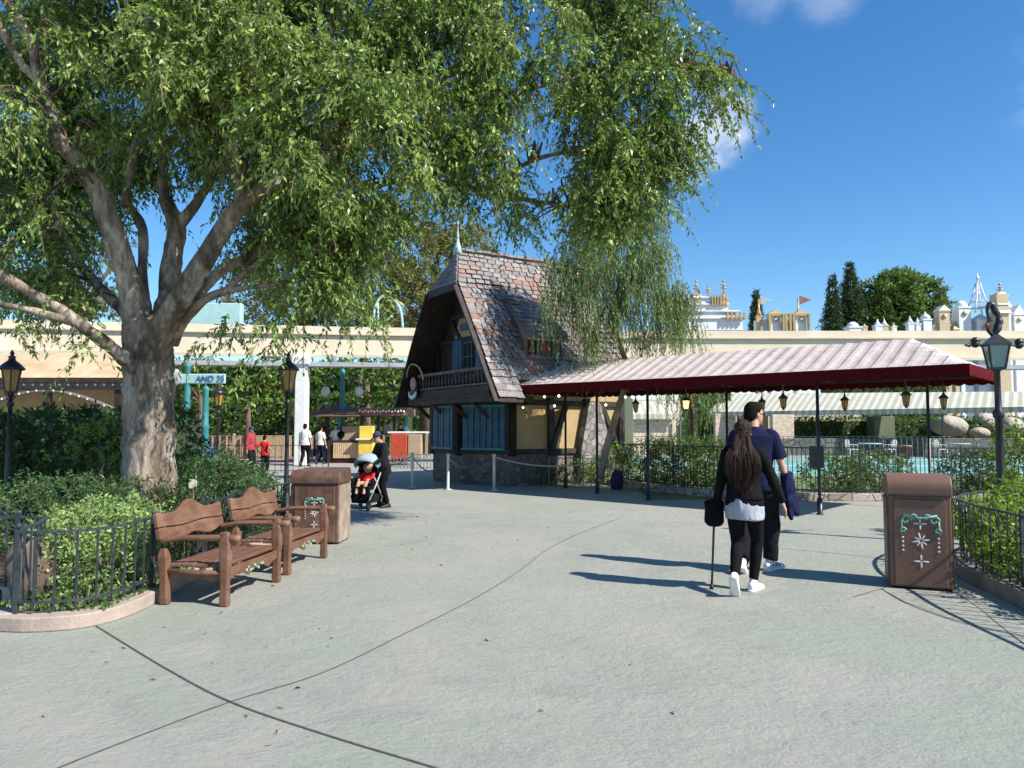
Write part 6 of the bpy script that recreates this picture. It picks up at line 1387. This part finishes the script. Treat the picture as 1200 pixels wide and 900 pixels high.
# man: feet on ground at gp
mp = gp(886, 670)
R, HT, s, AR, LR, fin = person('man in navy T-shirt and dark trousers walking away with a navy jacket on his arm', (mp.x, mp.y), (.42, .9), 1.87, feet=(((-.12, -.16, .03), .5, -.05), ((.15, .18, 0), -.05, -.55 + 1.1)), hands=((-.36, -.05, .86), (.36, .1, .88)), top=m_navy, sleeve='short', hem=.84, pants=m_charc, shoes=m_shoew, yaw=.75, girth=1.16, loose=1.6, accent=m_shoer, lean=.04)
b = MB(); g_ = MB()
for sx in (-1, 1): g_.ball(HT @ Vector((sx * .033, .108, .115)), .02, 10, sy=.25, sz=.7, M=HT.to_3x3()); g_.tube([HT @ Vector((sx * .05, .1, .118)), HT @ Vector((sx * .078, .02, .118))], .0035, 5)
fin(g_.mesh('glasses', m_black), 'glasses', m_black)
a, e, w = AR[1]; j = MB()
c0 = w.lerp(e, .35); [j.loft([(c0 + Vector((.0, dy, .05)), (.05, 0, 0), (0, .05, 0)), (c0 + Vector((.02, dy, -.04)), (.055, 0, 0), (0, .07, 0)), (c0 + Vector((.03 + dx, dy * 1.4, -.22)), (.035, .01, 0), (0, .075, 0)), (c0 + Vector((.04 + dx * 2, dy * 1.5, ln)), (.02, .0, 0), (0, .06, 0)), (c0 + Vector((.04 + dx * 2, dy * 1.5, ln - .02)), (.005, 0, 0), (0, .03, 0))], 14) for dy, dx, ln in ((-.06, .01, -.40), (.05, -.015, -.3), (0, .03, -.36))]
jk = remesh(j, .011, 2, .03, 14); o = fin(jk, 'jacket', m_navy)
# woman
wp = gp(874, 694)
R, HT, s, AR, LR, fin = person('woman with long brown hair, black hooded top over grey shirt and black leggings, walking away', (wp.x, wp.y), (.36, .93), 1.66, feet=(((-.08, -.22, .10), 1.0, .05), ((.075, .12, 0), 0, .35)), hands=((-.27, .06, .82), (.37, .16, .80)), top=m_blackc, sleeve='long', hem=.95, pants=m_blackc, shoes=m_shoew, hair='long', hmat=m_hairl, girth=1.0, loose=.3, skirt=m_greyc, lean=.03, yaw=.1)
b = MB(); hw = AR[0][2]
# bag at her left and cane
W_ = WM[R.name]; hwp = W_ @ (hw * s)
b = MB(); x, y = hwp.x - .03, hwp.y - .02
b.loft([((x, y, .62), (.07, 0, 0), (0, .05, 0)), ((x, y, .66), (.1, 0, 0), (0, .07, 0)), ((x, y, .78), (.09, 0, 0), (0, .075, 0)), ((x, y, .86), (.1, 0, 0), (0, .05, 0)), ((x, y, .88), (.04, 0, 0), (0, .03, 0))], 16); me = remesh(b, .012, 3, .008, 9); me.name = 'shoulder_bag'; me.materials.clear(); me.materials.append(m_blackc)
bg = thing('shoulder_bag', 'black shoulder bag hanging at the left hip of the woman in black', 'bag', (x, y, .6)); I = WM[bg.name].inverted(); me.transform(I); o = link('bag', me, bg)
b = MB(); p, q = crom([(x + .02, y, .85), (x + .06, y - .05, 1.1), (x + .14, y - .06, 1.35)], [.008, .008, .008], 5); b.tube(p, q, 6); b.build('strap', m_black, bg)
b = MB(); b.tube([(x + .02, y + .06, .88), (x + .02, y + .05, .85), (x - .02, y + .02, .2), (x - .035, y, .02)], [.014, .012, .011, .012], 8); b.tube([(x - .02, y + .06, .88), (x + .05, y + .06, .885), (x + .09, y + .06, .86)], .014, 8); b.lathe([(.02, 0), (.02, .03), (.012, .05)], (x - .036, y, 0), 8); tag(b.build('walking_cane', m_black), 'thin black cane held in the left hand of the woman in black', 'cane')
# stroller pusher
sp = gp(449, 594.5)
person('short person in dark clothes and dark cap leaning over behind a stroller', (sp.x, sp.y), (-.75, -.55), 1.5, feet=(((-.1, -.02, 0), 0, -.15), ((.1, .06, 0), 0, .15)), hands=((-.2, .33, .86), (.2, .33, .86)), top=m_charc, sleeve='long', hem=.8, pants=m_blackc, shoes=m_shoeb, cap=m_cap, pitch=.45, lean=.16, voxel=.013, girth=1.08, loose=.8)
# stroller
st = gp(428, 596); S0 = thing('stroller', 'dark stroller with pale blue grey hood and silver frame', 'stroller', (st.x, st.y, 0), math.atan2(-.94, -.25) - PI / 2)
def sb(nm, fn, mat, bev=0, rm=0):
    b = MB(); fn(b)
    if rm:
        me = remesh(b, rm, 3, .006, 8); me.name = nm; me.materials.clear(); me.materials.append(mat); return link(nm, me, S0)
    return b.build(nm, mat, S0, local=True, bevel=bev)
for sx in (-1, 1):
    sb('frame', lambda b: (b.tube([(sx * .25, -.42, .98), (sx * .25, -.3, .85), (sx * .24, .05, .45), (sx * .22, .38, .1)], .013, 7), b.tube([(sx * .25, -.32, .08), (sx * .24, .0, .5), (sx * .24, .12, .62)], .013, 7)), m_greymetal)
    for yy in (.38, -.32):
        w = sb('wheel', lambda b: (b.lathe([(.02, -.02), (.085, -.018), (.1, -.008), (.1, .008), (.085, .018), (.02, .02)], (0, 0, 0), 18)), m_black); Rw = Matrix.Rotation(PI / 2, 4, 'Y'); w.data.transform(Matrix.Translation((sx * .25, yy, .1)) @ Rw)
sb('handle', lambda b: b.tube([(-.25, -.42, .98), (-.15, -.47, 1.0), (.15, -.47, 1.0), (.25, -.42, .98)], .018, 8), m_black)
sb('seat', lambda b: (b.box((0, .0, .42), (.42, .36, .08)), b.box((0, -.18, .64), (.42, .07, .5), M=Matrix.Rotation(-.3, 3, 'X')), b.box((-.21, 0, .5), (.04, .36, .2)), b.box((.21, 0, .5), (.04, .36, .2)), b.box((0, .2, .3), (.38, .06, .28))), m_blackc, rm=.014)
sb('basket', lambda b: b.box((0, -.05, .2), (.4, .5, .16), taper=1.1), m_charc, .02)
def hood(b):
    vs = []; n = 12; m = 8
    for i in range(m + 1):
        th = -1.5 + 2.4 * i / m
        for k in range(n + 1):
            a = PI * k / n; x = math.cos(a) * .25; r = .34 * math.sin(a) ** .6 if a > 0 else 0
            r = .1 + .26 * math.sin(a) ** .7 if 0 < k < n else .1
            vs.append((x, -.12 + r * math.sin(th), .72 + r * math.cos(th) * 1.0))
    b.add(vs, [(i * (n + 1) + k, i * (n + 1) + k + 1, (i + 1) * (n + 1) + k + 1, (i + 1) * (n + 1) + k) for i in range(m) for k in range(n)], 0, True)
o = sb('hood', hood, m_strollerfab); sm = o.modifiers.new('s', 'SOLIDIFY'); sm.thickness = .02
# toddler
B0 = thing('person', 'small child in a red top sitting inside the stroller', 'person', (st.x, st.y, 0), math.atan2(-.94, -.25) - PI / 2)
b = MB(); b.loft([((0, -.08, .46), (.1, 0, 0), (0, .08, 0)), ((0, -.1, .56), (.1, 0, 0), (0, .08, 0)), ((0, -.13, .68), (.11, 0, 0), (0, .07, 0)), ((0, -.13, .72), (.05, 0, 0), (0, .05, 0))], 14); b.ball((0, -.1, .8), .095, 14, sz=1.1)
for sx in (-1, 1): b.tube([(sx * .1, -.12, .67), (sx * .14, -.02, .6), (sx * .1, .1, .56)], [.035, .03, .022], 8); b.ball((sx * .09, .12, .56), .026, 8); b.tube([(sx * .06, -.05, .48), (sx * .08, .15, .5), (sx * .08, .22, .36), (sx * .08, .25, .3)], [.055, .045, .035, .03], 8)
me = remesh(b, .01, 3); me.name = 'body'; me.materials.clear(); me.materials.append(m_skin); link('body', me, B0)
b = MB(); b.loft([((0, -.08, .48), (.115, 0, 0), (0, .095, 0)), ((0, -.1, .56), (.115, 0, 0), (0, .095, 0)), ((0, -.13, .67), (.125, 0, 0), (0, .085, 0)), ((0, -.13, .71), (.07, 0, 0), (0, .06, 0))], 14)
for sx in (-1, 1): b.tube([(sx * .1, -.12, .67), (sx * .14, -.02, .6), (sx * .11, .07, .565)], [.048, .042, .035], 8)
me = remesh(b, .01, 3, .006); me.name = 'top'; me.materials.clear(); me.materials.append(m_red2); link('top', me, B0)
b = MB(); b.ball((0, -.125, .83), .1, 14, sz=.95); me = remesh(b, .012, 2); me.name = 'hair'; me.materials.clear(); me.materials.append(m_hairl); link('hair', me, B0)
# far people
def far(px, py, Y, **k):
    lab = k.pop('label'); face = k.pop('face'); x = (px - 600) / F * Y; person(lab, (x, Y), face, voxel=.016, **k)
walk = (((-.1, -.14, .04), .4, 0), ((.1, .16, 0), 0, 0))
far(358, 545, 30, label='man in pale pink T-shirt and black trousers seen from behind next to the white column', face=(.1, 1), top=m_whitec, pants=m_blackc, feet=walk, Ht=1.72)
far(376, 543, 32, label='person in cream top and dark trousers half hidden behind the man in pale T-shirt', face=(.4, 1), top=m_whitec, pants=m_navy, feet=walk, Ht=1.62)
far(394, 540, 33, label='person in white top carrying a black bag on the shoulder near the kiosk', face=(-.2, -1), top=m_whites, pants=m_charc, feet=walk, Ht=1.72)
b = MB(); b.ball((KX(401), 32.85, 1.25), .17, 10, sy=.6); tag(b.build('backpack', m_blackc), 'small black bag at the shoulder of the person in white near the kiosk', 'bag')
far(295, 540, 26, label='person in red plaid shirt and blue grey cap left of the amber lamp', face=(.8, -.3), top=m_redc, sleeve='long', pants=m_charc, Ht=1.6, cap=m_cap)
far(311, 545, 25, label='child in plain bright red shirt left of the amber post lamp', face=(.3, 1), top=m_red2, pants=m_blackc, Ht=1.3)
far(470, 530, 34.5, label='person in dark purple standing behind the serving shelf', face=(-.3, -1), top=m_purp, sleeve='long', pants=m_blackc, Ht=1.75)
far(380, 540, 34, label='woman in pink top walking behind the kiosk corner', face=(.6, 1), top=m_whitec, pants=m_charc, Ht=1.6, feet=walk)
# ------------------------------------------------------------------ world, sun, camera
EL = math.radians(42); SD = Vector((.866 * math.cos(EL), -.5 * math.cos(EL), math.sin(EL)))
w = bpy.data.worlds.new('World'); SC.world = w; w.use_nodes = True; nt = w.node_tree; nt.nodes.clear()
out = nt.nodes.new('ShaderNodeOutputWorld'); bg = nt.nodes.new('ShaderNodeBackground'); bg.inputs[1].default_value = .112; nt.links.new(bg.outputs[0], out.inputs[0])
sky = nt.nodes.new('ShaderNodeTexSky'); sky.sky_type = 'NISHITA'; sky.sun_disc = False; sky.sun_elevation = EL; sky.sun_rotation = math.atan2(SD.x, SD.y); sky.altitude = 0; sky.air_density = 1.0; sky.dust_density = .1; sky.ozone_density = 4.0
tc = nt.nodes.new('ShaderNodeTexCoord'); hs = nt.nodes.new('ShaderNodeHueSaturation'); hs.inputs['Saturation'].default_value = 1.25; nt.links.new(sky.outputs[0], hs.inputs['Color']); cur = hs.outputs[0]
mp_ = nt.nodes.new('ShaderNodeMapping'); mp_.inputs['Scale'].default_value = (1, 1, 2.2); nt.links.new(tc.outputs['Generated'], mp_.inputs[0])
nz = nt.nodes.new('ShaderNodeTexNoise'); nz.inputs['Scale'].default_value = 15; nz.inputs['Detail'].default_value = 9; nz.inputs['Roughness'].default_value = .6; nz.inputs['Distortion'].default_value = .4; nt.links.new(mp_.outputs[0], nz.inputs['Vector'])
for px, py, r0, amp in ((838, 148, 58, .65), (815, 180, 45, .5), (970, -22, 50, .25), (890, -10, 40, .2), (1500, 60, 200, .6)):
    d = ray(px, py).normalized(); ang = math.atan(r0 / 880)
    dp = nt.nodes.new('ShaderNodeVectorMath'); dp.operation = 'DOT_PRODUCT'; nrm = nt.nodes.new('ShaderNodeVectorMath'); nrm.operation = 'NORMALIZE'; nt.links.new(tc.outputs['Generated'], nrm.inputs[0]); nt.links.new(nrm.outputs[0], dp.inputs[0]); dp.inputs[1].default_value = d
    mr = nt.nodes.new('ShaderNodeMapRange'); mr.inputs[1].default_value = math.cos(ang); mr.inputs[2].default_value = 1; nt.links.new(dp.outputs['Value'], mr.inputs[0])
    ad = math_(nt, 'MULTIPLY', mr.outputs[0], .4); nn = math_(nt, 'ADD', nz.outputs['Fac'], ad)
    m2 = nt.nodes.new('ShaderNodeMapRange'); m2.interpolation_type = 'SMOOTHSTEP'; m2.inputs[1].default_value = .5; m2.inputs[2].default_value = 1.0; m2.inputs[4].default_value = amp; nt.links.new(nn, m2.inputs[0])
    gate = nt.nodes.new('ShaderNodeMapRange'); gate.interpolation_type = 'SMOOTHSTEP'; gate.inputs[2].default_value = .8; nt.links.new(mr.outputs[0], gate.inputs[0])
    cur = mix(nt, math_(nt, 'MULTIPLY', m2.outputs[0], gate.outputs[0]), cur, (5.2, 5.6, 6.3))
nt.links.new(cur, bg.inputs[0])
l = bpy.data.lights.new('sun', 'SUN'); l.energy = 5.0; l.angle = math.radians(.53); l.color = (1, .95, .88); so = bpy.data.objects.new('sun', l); COL.objects.link(so); so.rotation_euler = SD.to_track_quat('Z', 'Y').to_euler()
cd = bpy.data.cameras.new('camera'); cam = bpy.data.objects.new('camera', cd); COL.objects.link(cam); SC.camera = cam
cd.sensor_width = 36; cd.lens = F / 1200 * 36; cd.clip_end = 2000; cd.clip_start = .05; cam.location = (0, 0, CH); cam.rotation_euler = (PI / 2 + TH, 0, 0)
SC.view_settings.view_transform = 'Standard'; SC.view_settings.look = 'None'; SC.view_settings.exposure = .68; SC.view_settings.gamma = 1
SC.render.engine = 'CYCLES'; SC.cycles.max_bounces = 4; SC.cycles.diffuse_bounces = 2; SC.cycles.transmission_bounces = 2; SC.cycles.glossy_bounces = 2
